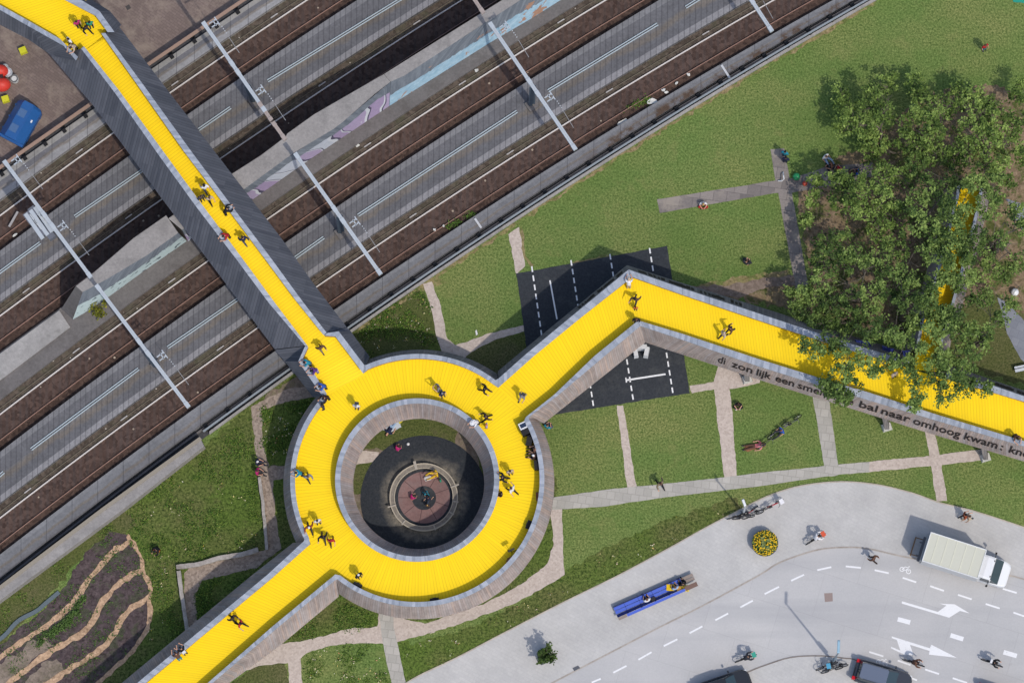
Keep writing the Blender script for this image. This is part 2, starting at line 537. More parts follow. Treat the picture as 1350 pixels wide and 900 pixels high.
class MB:
    """collects faces, then links them as one mesh object"""

    def __init__(s):
        s.v, s.f, s.uv = [], [], []

    def face(s, pts, uvs=None):
        i = len(s.v)
        s.v += [tuple(p) for p in pts]
        s.f.append(tuple(range(i, i + len(pts))))
        s.uv.append(uvs or [(p[0], p[1]) for p in pts])

    def poly(s, pts, z=None):
        pts = [Vector((p[0], p[1], p[2] if z is None else z)) for p in pts]
        for t in tessellate_polygon([pts]):
            tri = [pts[i] for i in t]
            if (tri[1] - tri[0]).cross(tri[2] - tri[0]).z < 0:
                tri.reverse()
            s.face(tri)

    def prism(s, bot, top, cap=True):
        n = len(top)
        if cap:
            s.poly(top)
        for i in range(n):
            j = (i + 1) % n
            s.face([bot[i], bot[j], top[j], top[i]])

    def strip(s, a, b, u0=0.0, v0=0.0, v1=None):
        """quads between two polylines; u = metres along a"""
        u = u0
        for i in range(len(a) - 1):
            d = (Vector(a[i + 1]) - Vector(a[i])).length
            h0 = 0 if v1 is None else v0
            h1 = (Vector(b[i]) - Vector(a[i])).length if v1 is None else v1
            s.face([a[i], a[i + 1], b[i + 1], b[i]], [(u, h0), (u + d, h0), (u + d, h1), (u, h1)])
            u += d
        return u

    def box(s, c, size, rz=0.0, taper=1.0):
        x, y, z = size[0] / 2, size[1] / 2, size[2] / 2
        m = Matrix.Translation(c) @ Matrix.Rotation(rz, 4, 'Z')
        v = [m @ Vector((sx * x * (taper if sz > 0 else 1), sy * y * (taper if sz > 0 else 1), sz * z)) for sz in (-1, 1) for sx, sy in ((-1, -1), (1, -1), (1, 1), (-1, 1))]
        for f in ((3, 2, 1, 0), (4, 5, 6, 7), (0, 1, 5, 4), (1, 2, 6, 5), (2, 3, 7, 6), (3, 0, 4, 7)):
            s.face([v[i] for i in f])

    def bar(s, a, b, w, h=None):
        """square bar from a to b"""
        a, b = Vector(a), Vector(b)
        h = h or w
        d = (b - a).normalized()
        up = Vector((0, 0, 1)) if abs(d.z) < .9 else Vector((1, 0, 0))
        sd = d.cross(up).normalized()
        up = sd.cross(d)
        q = [sd * sx * w / 2 + up * sz * h / 2 for sx, sz in ((-1, -1), (1, -1), (1, 1), (-1, 1))]
        A_, B_ = [a + o for o in q], [b + o for o in q]
        for i in range(4):
            j = (i + 1) % 4
            s.face([A_[i], A_[j], B_[j], B_[i]])
        s.face(A_[::-1])
        s.face(B_)

    def tube(s, pts, r, n=7, cap=True):
        pts = [Vector(p) for p in pts]
        rs = r if isinstance(r, (list, tuple)) else [r] * len(pts)
        rings = []
        for i, p in enumerate(pts):
            d = (pts[min(i + 1, len(pts) - 1)] - pts[max(i - 1, 0)])
            d = d.normalized() if d.length > 1e-9 else Vector((0, 0, 1))
            ref = Vector((0, 0, 1)) if abs(d.z) < .9 else Vector((1, 0, 0))
            sd = d.cross(ref).normalized()
            up = sd.cross(d)
            rings.append([p + (sd * math.cos(k * 2 * math.pi / n) + up * math.sin(k * 2 * math.pi / n)) * rs[i] for k in range(n)])
        i0 = len(s.v)
        for rg in rings:
            s.v += [tuple(q) for q in rg]
        for i in range(len(rings) - 1):
            for k in range(n):
                a, b = i0 + i * n + k, i0 + i * n + (k + 1) % n
                s.f.append((a, b, b + n, a + n))
                s.uv.append([(0, 0)] * 4)
        if cap:
            s.f.append(tuple(i0 + k for k in range(n))[::-1])
            s.uv.append([(0, 0)] * n)
            e = i0 + (len(rings) - 1) * n
            s.f.append(tuple(e + k for k in range(n)))
            s.uv.append([(0, 0)] * n)

    def ring(s, c, r, t, n=24, m=6, axis=(0, 0, 1)):
        ax = Vector(axis).normalized()
        ref = Vector((0, 0, 1)) if abs(ax.z) < .9 else Vector((1, 0, 0))
        a = ax.cross(ref).normalized()
        b = ax.cross(a)
        i0 = len(s.v)
        for i in range(n):
            th = 2 * math.pi * i / n
            rd = a * math.cos(th) + b * math.sin(th)
            for k in range(m):
                ph = 2 * math.pi * k / m
                s.v.append(tuple(Vector(c) + rd * (r + t * math.cos(ph)) + ax * t * math.sin(ph)))
        for i in range(n):
            for k in range(m):
                s.f.append((i0 + i * m + k, i0 + ((i + 1) % n) * m + k, i0 + ((i + 1) % n) * m + (k + 1) % m, i0 + i * m + (k + 1) % m))
                s.uv.append([(0, 0)] * 4)

    def cyl(s, c, r, h, n=20, r2=None):
        r2 = r if r2 is None else r2
        c = Vector(c)
        b = [c + Vector((math.cos(2 * math.pi * i / n) * r, math.sin(2 * math.pi * i / n) * r, 0)) for i in range(n)]
        t = [c + Vector((math.cos(2 * math.pi * i / n) * r2, math.sin(2 * math.pi * i / n) * r2, h)) for i in range(n)]
        for i in range(n):
            j = (i + 1) % n
            s.face([b[i], b[j], t[j], t[i]])
        s.face(t)
        s.face(b[::-1])

    def ball(s, c, r, n=10, sc=(1, 1, 1)):
        c = Vector(c)
        i0 = len(s.v)
        m = n // 2 + 1
        for i in range(m + 1):
            th = math.pi * i / m
            for k in range(n):
                ph = 2 * math.pi * k / n
                s.v.append((c.x + r * sc[0] * math.sin(th) * math.cos(ph), c.y + r * sc[1] * math.sin(th) * math.sin(ph), c.z + r * sc[2] * math.cos(th)))
        for i in range(m):
            for k in range(n):
                s.f.append((i0 + i * n + k, i0 + (i + 1) * n + k, i0 + (i + 1) * n + (k + 1) % n, i0 + i * n + (k + 1) % n))
                s.uv.append([(0, 0)] * 4)

    def mesh(s, name, mat):
        me = bpy.data.meshes.new(name)
        me.from_pydata(s.v, [], s.f)
        uvl = me.uv_layers.new(name='UVMap')
        flat = [c for f in s.uv for p in f for c in p]
        uvl.data.foreach_set('uv', flat)
        if mat:
            me.materials.append(mat)
        me.update()
        return me

    def build(s, name, mat, parent=None, smooth=False, loc=None, world=True):
        """world=True: coordinates were given in world space"""
        base = None
        if parent is not None and world:
            base = parent.location
        elif loc is not None:
            base = loc
        if base is not None:
            s.v = [(x - base[0], y - base[1], z - base[2]) for x, y, z in s.v]
        me = s.mesh(name, mat)
        if smooth:
            me.polygons.foreach_set('use_smooth', [True] * len(me.polygons))
        o = bpy.data.objects.new(name, me)
        COL.objects.link(o)
        if parent is not None:
            o.parent = parent
        elif loc is not None:
            o.location = loc
        return o


def bevel(o, w=.02, seg=2, angle=40):
    md = o.modifiers.new('bevel', 'BEVEL')
    md.width = w
    md.segments = seg
    md.limit_method = 'ANGLE'
    md.angle_limit = rad(angle)
    return o


def resample(pts, step):
    out = []
    for i in range(len(pts) - 1):
        a, b = Vector(pts[i]), Vector(pts[i + 1])
        n = max(1, int((b - a).length / step))
        for k in range(n):
            out.append(a.lerp(b, k / n))
    out.append(Vector(pts[-1]))
    return out


def smooth(pts, n=8):
    """Catmull-Rom through 2D/3D points"""
    p = [Vector(q) for q in pts]
    p = [p[0] * 2 - p[1]] + p + [p[-1] * 2 - p[-2]]
    out = []
    for i in range(1, len(p) - 2):
        for k in range(n):
            t = k / n
            a, b, c, d = p[i - 1], p[i], p[i + 1], p[i + 2]
            out.append(.5 * ((2 * b) + (c - a) * t + (2 * a - 5 * b + 4 * c - d) * t * t + (3 * b - a - 3 * c + d) * t ** 3))
    out.append(p[-2])
    return out


def ragged(pts, amp=.12, step=.22, f=1.6):
    """closed world outline with an uneven edge"""
    q = resample(list(pts) + [pts[0]], step)[:-1]
    out = []
    for p in q:
        out.append(Vector((p.x + amp * (noise.noise(Vector((p.x * f, p.y * f, 1.7))) + .6 * noise.noise(Vector((p.x * 5, p.y * 5, 5.1)))),
                           p.y + amp * (noise.noise(Vector((p.x * f, p.y * f, 9.2))) + .6 * noise.noise(Vector((p.x * 5, p.y * 5, 3.3)))), p.z)))
    return out


def sheet(name, px, z, mat, amp=0.0, kind='structure'):
    pts = PL(px, z)
    if amp:
        pts = ragged(pts, amp)
    b = MB()
    b.poly(pts, z)
    o = b.build(name, mat)
    return tag(o, kind=kind) if kind else o


def ribbon_px(center, w):
    """outline (picture units) of a ribbon along a centre line, w number or list"""
    c = [Vector((x, y)) for x, y in center]
    ws = w if isinstance(w, (list, tuple)) else [w] * len(c)
    L, Rr = [], []
    for i, p in enumerate(c):
        d = (c[min(i + 1, len(c) - 1)] - c[max(i - 1, 0)]).normalized()
        nrm = Vector((-d.y, d.x)) * ws[i] / 2
        L.append(tuple(p + nrm))
        Rr.append(tuple(p - nrm))
    return L + Rr[::-1]
# ------------------------------------------------------------------ ground sheets
b = MB()
g = 900
b.face([(-g, -g, 0), (g, -g, 0), (g, g, 0), (-g, g, 0)])
tag(b.build('ground', MAT['lawn']), kind='structure')


def fit(pts, deg=2):
    a = np.array(pts, float)
    return np.poly1d(np.polyfit(a[:, 0], a[:, 1], deg))


def curve(poly, x0, x1, z, step=14, dy=0.0):
    n = max(2, int(abs(x1 - x0) / step))
    return [P(x0 + (x1 - x0) * i / n, poly(x0 + (x1 - x0) * i / n) + dy, z) for i in range(n + 1)]


T1W = fit([(0, 284.7), (144, 180), (225, 122), (376, 20), (330, 50.7), (406, 0)])
T1R = fit([(0, 316), (35, 290), (21, 299), (160, 200), (244, 139), (380, 47), (330, 80.7), (452.7, 0)])
T1E = fit([(0, 330), (44, 299), (64, 282), (160, 212.7), (264, 139), (380, 61), (330, 94), (471, 0)])
P12E = fit([(0, 398.7), (144, 290), (172, 272.7), (395, 119), (490, 57), (560, 10)])
T2W = fit([(10.7, 409), (160, 300.7), (80, 358), (204, 270), (290.7, 209), (349, 170), (330, 183), (610, 0), (540, 44.7)])
T2R = fit([(0, 450), (66.7, 400), (53, 409), (116, 366), (540, 74.7), (657, 0)])
L3E = fit([(0, 525.6), (10.7, 518.7), (153, 416), (186.7, 387), (240, 351), (342.7, 275), (440, 214), (434.7, 213), (560, 132), (580, 117), (700, 44)])
T3W = fit([(0, 547), (49, 510), (36, 519), (160, 426.7), (129, 447.6), (275, 345), (351.7, 289), (455, 220), (454, 219), (560, 150), (670, 82), (660, 85.7), (798, 0)])
T3R = fit([(0, 580.7), (92, 510), (78.7, 519), (160, 459), (183, 445), (291.5, 366), (368, 309.5), (501, 220), (450, 254.7), (530, 200), (660, 115), (852, 0)])
T3E = fit([(0, 595), (112, 510), (101, 519), (160, 476), (194, 449), (298, 375), (375, 320), (524, 220), (450, 268.7), (552.7, 200), (660, 129), (870, 0)])
P34E = fit([(44, 630), (160, 543), (0, 661), (56, 620), (480, 316), (610, 231), (660, 198), (921, 38), (760, 136.7), (886, 60)])
T4W = fit([(0, 683), (69, 630), (160, 562), (330, 440), (417, 378), (503, 320), (565, 280), (655, 220), (760, 155), (918, 60), (1021, 0)])
T4R = fit([(0, 718), (126.7, 620), (433.6, 399), (670, 244), (501, 353), (615, 280), (769, 180), (920, 88), (1060, 7)])
T4E = fit([(0, 730.7), (145, 620), (441, 408), (670, 258), (500, 368), (632, 280), (793, 179), (920, 102.7), (900, 113), (1060, 22)])
SEE = fit([(41, 740), (160, 648), (263, 573), (506.7, 397), (660, 293), (844, 177), (920, 128), (1060, 48)])
GRS = fit([(0, 782), (133, 678), (280, 572), (345, 522), (520, 399), (660, 301), (853, 179), (920, 138.7), (953, 119), (1060, 57), (1010, 84.4), (1153, 0)])
RAIL = fit([(0, 771), (263, 575.5), (340, 514), (458, 433.5), (506.7, 399.3), (660, 294.7), (844, 179), (920, 129), (941, 119), (1060, 48.7)])
TAN = fit([(0, 220), (60, 180), (197.4, 83), (321.9, 0)])

X0, X1 = -140, 1460
# plaza beyond the railway, then the track bed
pz = [(x, TAN(x) - 2) for x in range(X0, 700, 40)]
sheet('plaza', pz + [(700, -900), (-900, -900), (-900, pz[0][1])], .008, MAT['plaza'])


def band(name, pa, pb, z, mat, x0=X0, x1=X1, da=0.0, db=0.0, v01=False, kind='structure', thick=0.0, step=14):
    m = MB()
    a, c = curve(pa, x0, x1, z, step, da), curve(pb, x0, x1, z, step, db)
    m.strip(c, a, 0, 0, 1 if v01 else None) if not v01 else m.strip(c, a, 0, 1, 0)
    if v01:
        # v runs 0 at curve a to 1 at curve b
        m.uv = [[(u, v) for u, v in f] for f in m.uv]
    if thick:
        lo = Vector((0, 0, thick))
        m.strip(a, [p - lo for p in a])
        m.strip([p - lo for p in c], c)
    return tag(m.build(name, mat), kind=kind)


band('rail_bed', TAN, GRS, .006, MAT['ballast_side'])
for i, (w, r, e) in enumerate(((T1W, T1R, T1E), (T2W, T2R, None), (T3W, T3R, T3E), (T4W, T4R, T4E))):
    band('track_ballast', w, r, .012, MAT['ballast'], da=-2, db=2.5)
    band('ballast_shoulder', r, r, .016, MAT['rust_ballast'], da=2.5, db=19)
ZP = .55
band('platform', T1E, P12E, ZP, MAT['platform'], v01=True, thick=.56)
band('platform', T3E, P34E, ZP, MAT['platform'], v01=True, thick=.56)
band('platform', T4E, RAIL, ZP - .1, MAT['platform_side'], db=-10, v01=True, thick=.46)
band('shade_gap_band', RAIL, GRS, .02, MAT['shade_gap_band'], da=-13)  # railing's shadow painted as a dark strip, plus the gap to the kerb
band('ledge', RAIL, RAIL, .22, MAT['concrete_dark'], da=-5.5, db=-2.2, v01=True, thick=.22)
# segmented strip beside the plaza
band('shade_gap_band', TAN, TAN, .02, MAT['shade_gap_band'], da=1, db=12)  # plain dark colour for the gap below the yard railing
band('platform', TAN, T1W, .3, MAT['platform_nw'], da=9, db=-20, v01=True, thick=.3)
# concrete ledge that carries the murals
LG = lambda x: T2R(x) + 17
band('ledge', T2R, L3E, .35, MAT['concrete_dark'], da=15, v01=True, thick=.35)


def rails(label, w, r, x0, x1):
    base = P((x0 + x1) / 2, w((x0 + x1) / 2), 0)
    t = empty('railway_track', base, label, 'railway track', 'railway tracks')
    for pl, mt, wd in ((w, 'rail_glint', .085), (r, 'rail_rust', .05)):
        c = curve(pl, x0, x1, .02)
        m = MB()
        lft, rgt = [], []
        for i, p in enumerate(c):
            d = (c[min(i + 1, len(c) - 1)] - c[max(i - 1, 0)]).normalized()
            nn = Vector((-d.y, d.x, 0)) * wd / 2
            lft.append(p + nn)
            rgt.append(p - nn)
        hz = Vector((0, 0, .15))
        m.strip([p + hz for p in rgt], [p + hz for p in lft])
        m.strip(rgt, [p + hz for p in rgt])
        m.strip([p + hz for p in lft], lft)
        o = m.build('rail', MAT[mt], t)
        o['label'] = 'rail with its white glint painted on' if mt == 'rail_glint' else 'rust brown rail'
    # signal cable laid beside the bright rail
    m = MB()
    m.tube(curve(w, x0, x1, .06, 20, -8.5), .035, 5)
    m.build('cable', plain(112, 104, 90, .9), t)
    return t


rails('northernmost railway track of the four, beside the brown paved yard', T1W, T1R, X0, 620)
rails('railway track lying in the black shadow of the graffiti wall', T2W, T2R, X0, 820)
rails('railway track running along the foot of the painted graffiti wall', T3W, T3R, X0, 1050)
rails('southernmost railway track of the four, nearest to the green park', T4W, T4R, X0, 1300)

# short white cable covers beside the rails
k = 0
for pl, xs in ((T1W, (100, 226, 357, 355 + 40)), (T2W, (30, 165, 420, 545)), (T3W, (96, 222, 480, 605, 735)), (T4W, (32, 159, 286, 540, 668, 799, 926))):
    for x in xs:
        m = MB()
        a, c = P(x, pl(x) - 8.5, .1), P(x + 9, pl(x + 9) - 8.5, .1)
        m.bar(a, c, .085, .06)
        o = m.build('cable_cover', plain(180, 176, 172), None, loc=tuple((a + c) / 2))
        tag(o, 'short white cable cover on the ballast beside a bright rail', 'cable cover', 'white cable covers between the tracks')

# pale twin cable ducts down the middle of the platforms
for a, c, lb in (((-40, 388), (53, 320), 'pale twin cable duct cut by the left picture edge, on the upper platform'),
                 ((98.5, 285.5), (190, 223), 'pale twin cable duct on the upper platform left of the footbridge'),
                 ((262, 171), (304, 142), 'short pale twin cable duct on the upper platform right of the footbridge'),
                 ((353, 107), (540, -8), 'long pale twin cable duct on the upper platform at the top edge'),
                 ((-30, 652), (5, 622), 'pale twin cable duct end at the left edge on the lower platform'),
                 ((41, 592), (182.8, 486), 'long pale twin cable duct on the lower platform left of the gantry beam'),
                 ((221, 458), (330, 383), 'pale twin cable duct on the lower platform running under the footbridge'),
                 ((388.8, 340), (427, 313), 'short pale twin cable duct on the lower platform right of the footbridge'),
                 ((472, 284), (681.7, 147), 'longest pale twin cable duct on the lower platform between two gantry beams'),
                 ((722.6, 120), (867, 32), 'pale twin cable duct on the lower platform right of the long gantry beam'),
                 ((904, 10), (1010, -56), 'pale twin cable duct end at the top edge on the lower platform')):
    pa, pc = P(*a, ZP + .06), P(*c, ZP + .06)
    mid = (pa + pc) / 2
    t = empty('cable_duct', (mid.x, mid.y, ZP), lb, 'cable duct', 'twin cable ducts on the platforms')
    n = (pc - pa).normalized()
    n = Vector((-n.y, n.x, 0))
    sag = 0.022 * (pc - pa).length
    for s in (-.085, .085):
        m = MB()
        pts = [pa.lerp(pc, i / 10) + n * (s - .0 * sag) for i in range(11)]
        for i in range(10):
            m.bar(pts[i], pts[i + 1], .07, .1)
        m.build('duct_cover', plain(178, 190, 195), t)


# ------------------------------------------------------------------ graffiti wall between the tracks
def wall_piece(name, label, top_nw, top_se, foot_se, zt, mat_face, end0=None, end1=None):
    a, c, f = PL(top_nw, zt), PL(top_se, zt), PL(foot_se, .36)
    base = (a[0] + c[-1]) / 2
    t = empty(name, (base.x, base.y, 0), label, 'wall')
    m = MB()
    m.poly(a + c[::-1])
    m.build('coping', MAT['concrete_pale'] if 'pale' in label else MAT['concrete'], t)
    m = MB()
    m.strip(f, resamp(c, len(f)), 0, 0, 1)
    m.build('painted_face', mat_face, t)
    m = MB()
    m.strip(a, [Vector((p.x, p.y, 0)) for p in a])
    e0 = P(*end0, .36) if end0 else Vector((a[0].x, a[0].y, .3))
    m.face([e0, f[0], c[0], a[0]])
    m.face([f[-1], Vector((a[-1].x, a[-1].y, .3)), a[-1], c[-1]])
    m.build('back_face', MAT['concrete_dark'], t)
    return t


def resamp(pts, n):
    pts = [Vector(p) for p in pts]
    d = [0]
    for i in range(len(pts) - 1):
        d.append(d[-1] + (pts[i + 1] - pts[i]).length)
    out = []
    for k in range(n):
        x = d[-1] * k / (n - 1)
        i = max(j for j in range(len(d)) if d[j] <= x + 1e-9)
        i = min(i, len(pts) - 2)
        out.append(pts[i].lerp(pts[i + 1], (x - d[i]) / max(1e-9, d[i + 1] - d[i])))
    return out


WALL_H = 4.4
wall_piece('retaining_wall', 'grey concrete wall with mint graffiti between the tracks left of the footbridge',
           [(100, 377), (124, 359), (176, 314), (219, 284)], [(109, 385), (139, 369), (193, 337), (235, 307)],
           [(96, 421), (112, 412), (146.7, 388.7), (190, 357), (246, 318)], WALL_H, MAT['mural_mint'], end0=(81, 407))
wall_piece('retaining_wall', 'concrete wall with purple graffiti between the tracks right of the footbridge',
           [(222, 288), (306.7, 228.7), (344, 205), (377, 180), (378.6, 176.4), (414, 151), (506, 98)],
           [(240, 303), (321, 250), (386.7, 202), (440, 170), (453, 160), (493, 125), (514.7, 108)],
           [(248, 318), (333, 263), (413, 207), (470, 169), (513, 140)], WALL_H, MAT['mural_purple'])
wall_piece('retaining_wall', 'concrete wall with sky blue and orange mural running off the top edge',
           [(506.3, 97.8), (540, 76.7), (662.7, 0), (790, -80)], [(515, 107.8), (533, 100), (637, 32), (686.7, 0), (812, -80)],
           [(513.4, 139.8), (546.7, 119), (646.7, 56), (700, 25), (830, -57)], WALL_H, MAT['mural_blue'])
# low slab where the wall ends
sl = MB()
top = PL([(78, 409), (92.5, 431), (0, 501), (-90, 570), (-90, 530), (0, 466)], .5)
sl.prism([Vector((p.x, p.y, .01)) for p in top], top)
o = sl.build('concrete_slab', MAT['concrete_pale'], None, loc=tuple(top[0]))
tag(o, 'low pale concrete slab between the tracks at the end of the mint graffiti wall', 'slab')

# ------------------------------------------------------------------ catenary gantries
def gantry(label, a, c, z, mast=None, bracket=None, rusty=None, width=.17, posts=True):
    pa, pc = P(*a, z), P(*c, z)
    d = (pc - pa).normalized()
    n = Vector((-d.y, d.x, 0))
    if mast:
        base = P(*mast, ZP)
    else:
        base = Vector(((pa.x + pc.x) / 2, (pa.y + pc.y) / 2, 0))
    t = empty('catenary_gantry', base, label, 'gantry', 'overhead line gantries')
    steel = MAT['steel_rust'] if rusty else MAT['steel']
    m = MB()
    for s in (-width / 2, width / 2):
        m.bar(pa + n * s, pc + n * s, .1, .26)
    L = (pc - pa).length
    k = int(L / .55)
    for i in range(k):
        p, q = pa.lerp(pc, i / k), pa.lerp(pc, (i + 1) / k)
        sg = width / 2 if i % 2 else -width / 2
        m.bar(p + n * sg, q - n * sg, .09, .06)
    m.strip([pa + n * (-.05) + Vector((0, 0, .1)), pc + n * (-.05) + Vector((0, 0, .1))], [pa + n * .05 + Vector((0, 0, .1)), pc + n * .05 + Vector((0, 0, .1))])
    m.build('beam', steel, t)
    for f in (0.015, .46, .56, .985):
        m = MB()
        m.box(pa.lerp(pc, f), (.45, .32, .3), math.atan2(d.y, d.x))
        m.build('joint_plate', steel, t)
    if mast:
        m = MB()
        foot = base
        topz = pa.lerp(pc, max(0, min(1, (Vector((foot.x, foot.y, z)) - pa).dot(d) / L)))
        for s in (-.12, .12):
            m.bar(foot + n * s, Vector((topz.x, topz.y, z - .1)) + n * s, .07, .28)
        m.bar(foot, Vector((topz.x, topz.y, z - .1)), .2, .06)
        m.build('mast', plain(70, 84, 98, .6), t)
        m = MB()
        m.box(foot + Vector((0, 0, .1)), (.8, .8, .25), .6)
        m.build('footing', MAT['concrete_dark'], t)
    for bx, by in (bracket or ()):
        c0 = P(bx, by, z)
        e = Vector((math.cos(math.atan2(d.y, d.x)), math.sin(math.atan2(d.y, d.x)), 0))
        m = MB()
        for s in (-.17, .17):
            m.bar(c0 + e * s - n * .1, c0 + e * s + n * .5, .08, .12)
        m.bar(c0 + n * .25 - e * .25, c0 + n * .25 + e * .25, .08, .12)
        for s, ll in ((-.17, .2), (.17, .2)):
            m.bar(c0 + n * .5 + e * (s - ll), c0 + n * .5 + e * (s + ll), .08, .1)
        m.build('bracket', MAT['steel'], t)
        p0 = c0 + n * .55 + e * .55
        for i in range(4):
            m = MB()
            m.ball(p0 + e * (.2 * i), .05, 8)
            m.build('insulator', plain(186, 190, 194), t)
        m = MB()
        m.bar(p0 + e * .8 - Vector((0, 0, .2)), p0 + e * 2.2 - Vector((0, 0, .9)), .045)
        m.build('registration_arm', plain(128, 130, 134), t)
    return t


ZG = 6.6
gantry('white gantry beam over the upper tracks right of the footbridge, starting beside the brown yard', (268.7, 31), (349, 146), ZG, (336, 134), [(279, 33), (340, 122)])
gantry('brown weathered gantry beam piece ending on the purple graffiti wall', (343, 138), (374.5, 182), ZG, None, None, True)
gantry('white gantry beam on the left carrying switch gear beside the mint graffiti wall', (6, 213), (119.5, 365), ZG, (62, 309), [(18, 214), (79, 301)])
gantry('white gantry beam with a dark mast rising from the blue mural wall', (646, 31), (758.5, 197), ZG, (701, 139), [(662, 38), (721, 131)])
gantry('white gantry beam rising from the purple graffiti wall, ending beside the park fence', (389.5, 203), (501.5, 361), ZG, (450, 307), [(464, 296)])
gantry('white gantry beam starting at the mint graffiti wall and ending above the southern track', (127.5, 376.5), (248.5, 536), ZG, (207, 483), [(210, 472)])
gantry('white gantry beam end cut by the top edge above the southern track', (960, -46), (1016.5, 40), ZG, (972, -14), [(985, -14)])
gantry('weathered gantry beam end at the top edge beside the blue mural wall', (600, -38), (636, 15.5), ZG, None, None, True)

# switch gear platform on the left gantry
base = P(48, 296, ZG - .5)
gear = empty('switch_gear', base, 'grey switch gear frame hanging beside the left gantry beam', 'switch gear')
ang = -math.atan2(152, 113.5)
e = Vector((math.cos(ang), math.sin(ang), 0))
n = Vector((-e.y, e.x, 0))
m = MB()
for s in (-.35, .1, .5):
    m.bar(P(43, 275, ZG - .3) + n * (s - .3), P(66, 308, ZG - .3) + n * (s - .3), .3, .12)
m.build('frame', MAT['steel'], gear)
for px, py in ((38.5, 287), (57, 304), (66, 309), (45, 280)):
    m = MB()
    m.box(P(px, py, ZG - .6), (.8, .55, .7), ang)
    o = m.build('transformer_box', plain(104, 108, 118), gear)
    bevel(o, .04)
m = MB()
for px, py in ((44, 289), (50, 296), (56, 288)):
    m.bar(P(px, py, ZG - .2) - e * .45, P(px, py, ZG - .2) + e * .45, .08)
m.build('contact_rod', plain(190, 196, 200), gear)
m = MB()
m.bar(P(12, 299, .3), P(23.5, 279, .3), .16, .12)
o = m.build('pole', plain(168, 164, 162), None, loc=tuple(P(18, 289, 0)))
tag(o, 'loose grey pole lying across the northernmost track at the left edge', 'pole')


# ------------------------------------------------------------------ railings and low walls along the railway
def fence(name, label, poly, x0, x1, z, posts, rails_, matr, post_off=(-.16, .3), wid=.1):
    c0 = P((x0 + x1) / 2, poly((x0 + x1) / 2), 0)
    t = empty(name, c0, label, 'railing')
    for zz, dy, w in rails_:
        m = MB()
        pts = curve(poly, x0, x1, zz, 22, dy)
        for i in range(len(pts) - 1):
            m.bar(pts[i], pts[i + 1], w, .09)
        m.build('top_rail' if zz > .8 else 'lower_rail', matr, t)
    for x in posts:
        m = MB()
        p = P(x, poly(x), 1.0)
        m.box((p.x, p.y, .52), (.13, .13, 1.04), .6)
        m.box((p.x + post_off[0], p.y + post_off[1], .3), (.3, .26, .6), .6)
        m.build('post', MAT['black'], t)
    return t


se_posts = [x for x in range(273, 345, 29)] + [460 + 29 * i for i in range(24)]
fence('park_railing', 'grey two-bar railing with black posts between the railway and the park', RAIL, 268, 1400, 1.05, se_posts,
      [(1.05, 0, .14), (.55, 0, .08)], plain(150, 158, 162, .5, .3), wid=.12)
fence('yard_railing', 'brown railing along the edge of the paved yard above the tracks', TAN, X0, 480, 1.0,
      [-60, -30, 0, 30, 57, 82, 110, 195, 224, 254, 283, 311, 340], [(1.0, 0, .26), (.5, 0, .08)], plain(158, 132, 116, .8), post_off=(.1, -.42))
m = MB()
kp = [P(x, GRS(x), .3) for x in range(276, 1420, 14)]
kq = [P(x, GRS(x) - 4, .3) for x in range(276, 1420, 14)]
m.strip(kp, kq)
m.strip([p - Vector((0, 0, .3)) for p in kp], kp)
m.strip(kq, [p - Vector((0, 0, .3)) for p in kq])
tag(m.build('kerb', MAT['concrete_pale']), kind='structure')
# concrete wall at lower left
wu = [(-120, 863), (0, 771), (133, 670), (263, 575.5)]
wl = [(-112, 878), (0, 791), (163.7, 670), (269, 588)]
zt = 1.3
tp = PL(wu, zt) + PL(wl, zt)[::-1]
base = P(140, 680, 0)
wt = empty('retaining_wall', base, 'low broad concrete retaining wall between the garden beds and the railway', 'wall')
m = MB()
m.prism([Vector((p.x, p.y, 0)) for p in tp], tp)
m.build('wall_body', MAT['concrete'], wt)
cu = resample(PL(wu, zt + .03), 2.0)
m = MB()
for p in cu[1:-1]:
    pass
uu = PL(wu, zt + .08)
m.strip([p + Vector((.18, -.2, 0)) for p in uu], uu)
m.strip([p - Vector((0, 0, .08)) + Vector((.18, -.2, 0)) for p in uu], [p + Vector((.18, -.2, 0)) for p in uu])
m.build('capping', plain(150, 142, 128, .9), wt)

# ------------------------------------------------------------------ park surfaces
sheet('rough_ground', [(345, 516), (415, 470), (470, 440), (520, 402), (556, 376), (590, 450), (600, 462), (640, 448), (692, 433), (700, 470), (665, 500), (700, 560), (735, 640), (735, 680), (726, 740), (690, 775), (600, 812), (500, 826), (420, 842), (360, 856), (300, 900), (270, 960), (60, 960), (120, 905), (160, 860), (190, 840), (200, 790), (190, 745), (165, 715), (140, 690), (165, 668), (270, 588)], .004, MAT['rough_grass'], .25)
sheet('rough_ground', [(600, 466), (640, 450), (693, 437), (700, 470), (660, 505), (610, 480)], .007, MAT['dark_grass'], .2)
sheet('rough_ground', [(448, 440), (500, 404), (548, 380), (566, 400), (578, 450), (540, 472), (488, 476), (468, 468)], .0075, MAT['dark_grass'], .25)
sheet('rough_ground', [(-80, 840), (0, 793), (80, 733), (166, 670), (178, 690), (160, 705), (130, 712), (95, 748), (60, 790), (0, 848), (-80, 900)], .0065, MAT['dark_grass'], .3)
sheet('verge', [(534, 905), (600, 868), (668, 831), (742, 793), (813, 758), (880, 722.5), (931, 694), (982, 667), (965, 655), (880, 684), (800, 722), (744, 752), (690, 790), (625, 824), (545, 850), (520, 838)], .0045, MAT['rough_grass'], .3)
sheet('verge', [(338, 905), (300, 905), (330, 880), (375, 872), (382, 905)], .0085, MAT['dark_grass'], .2)
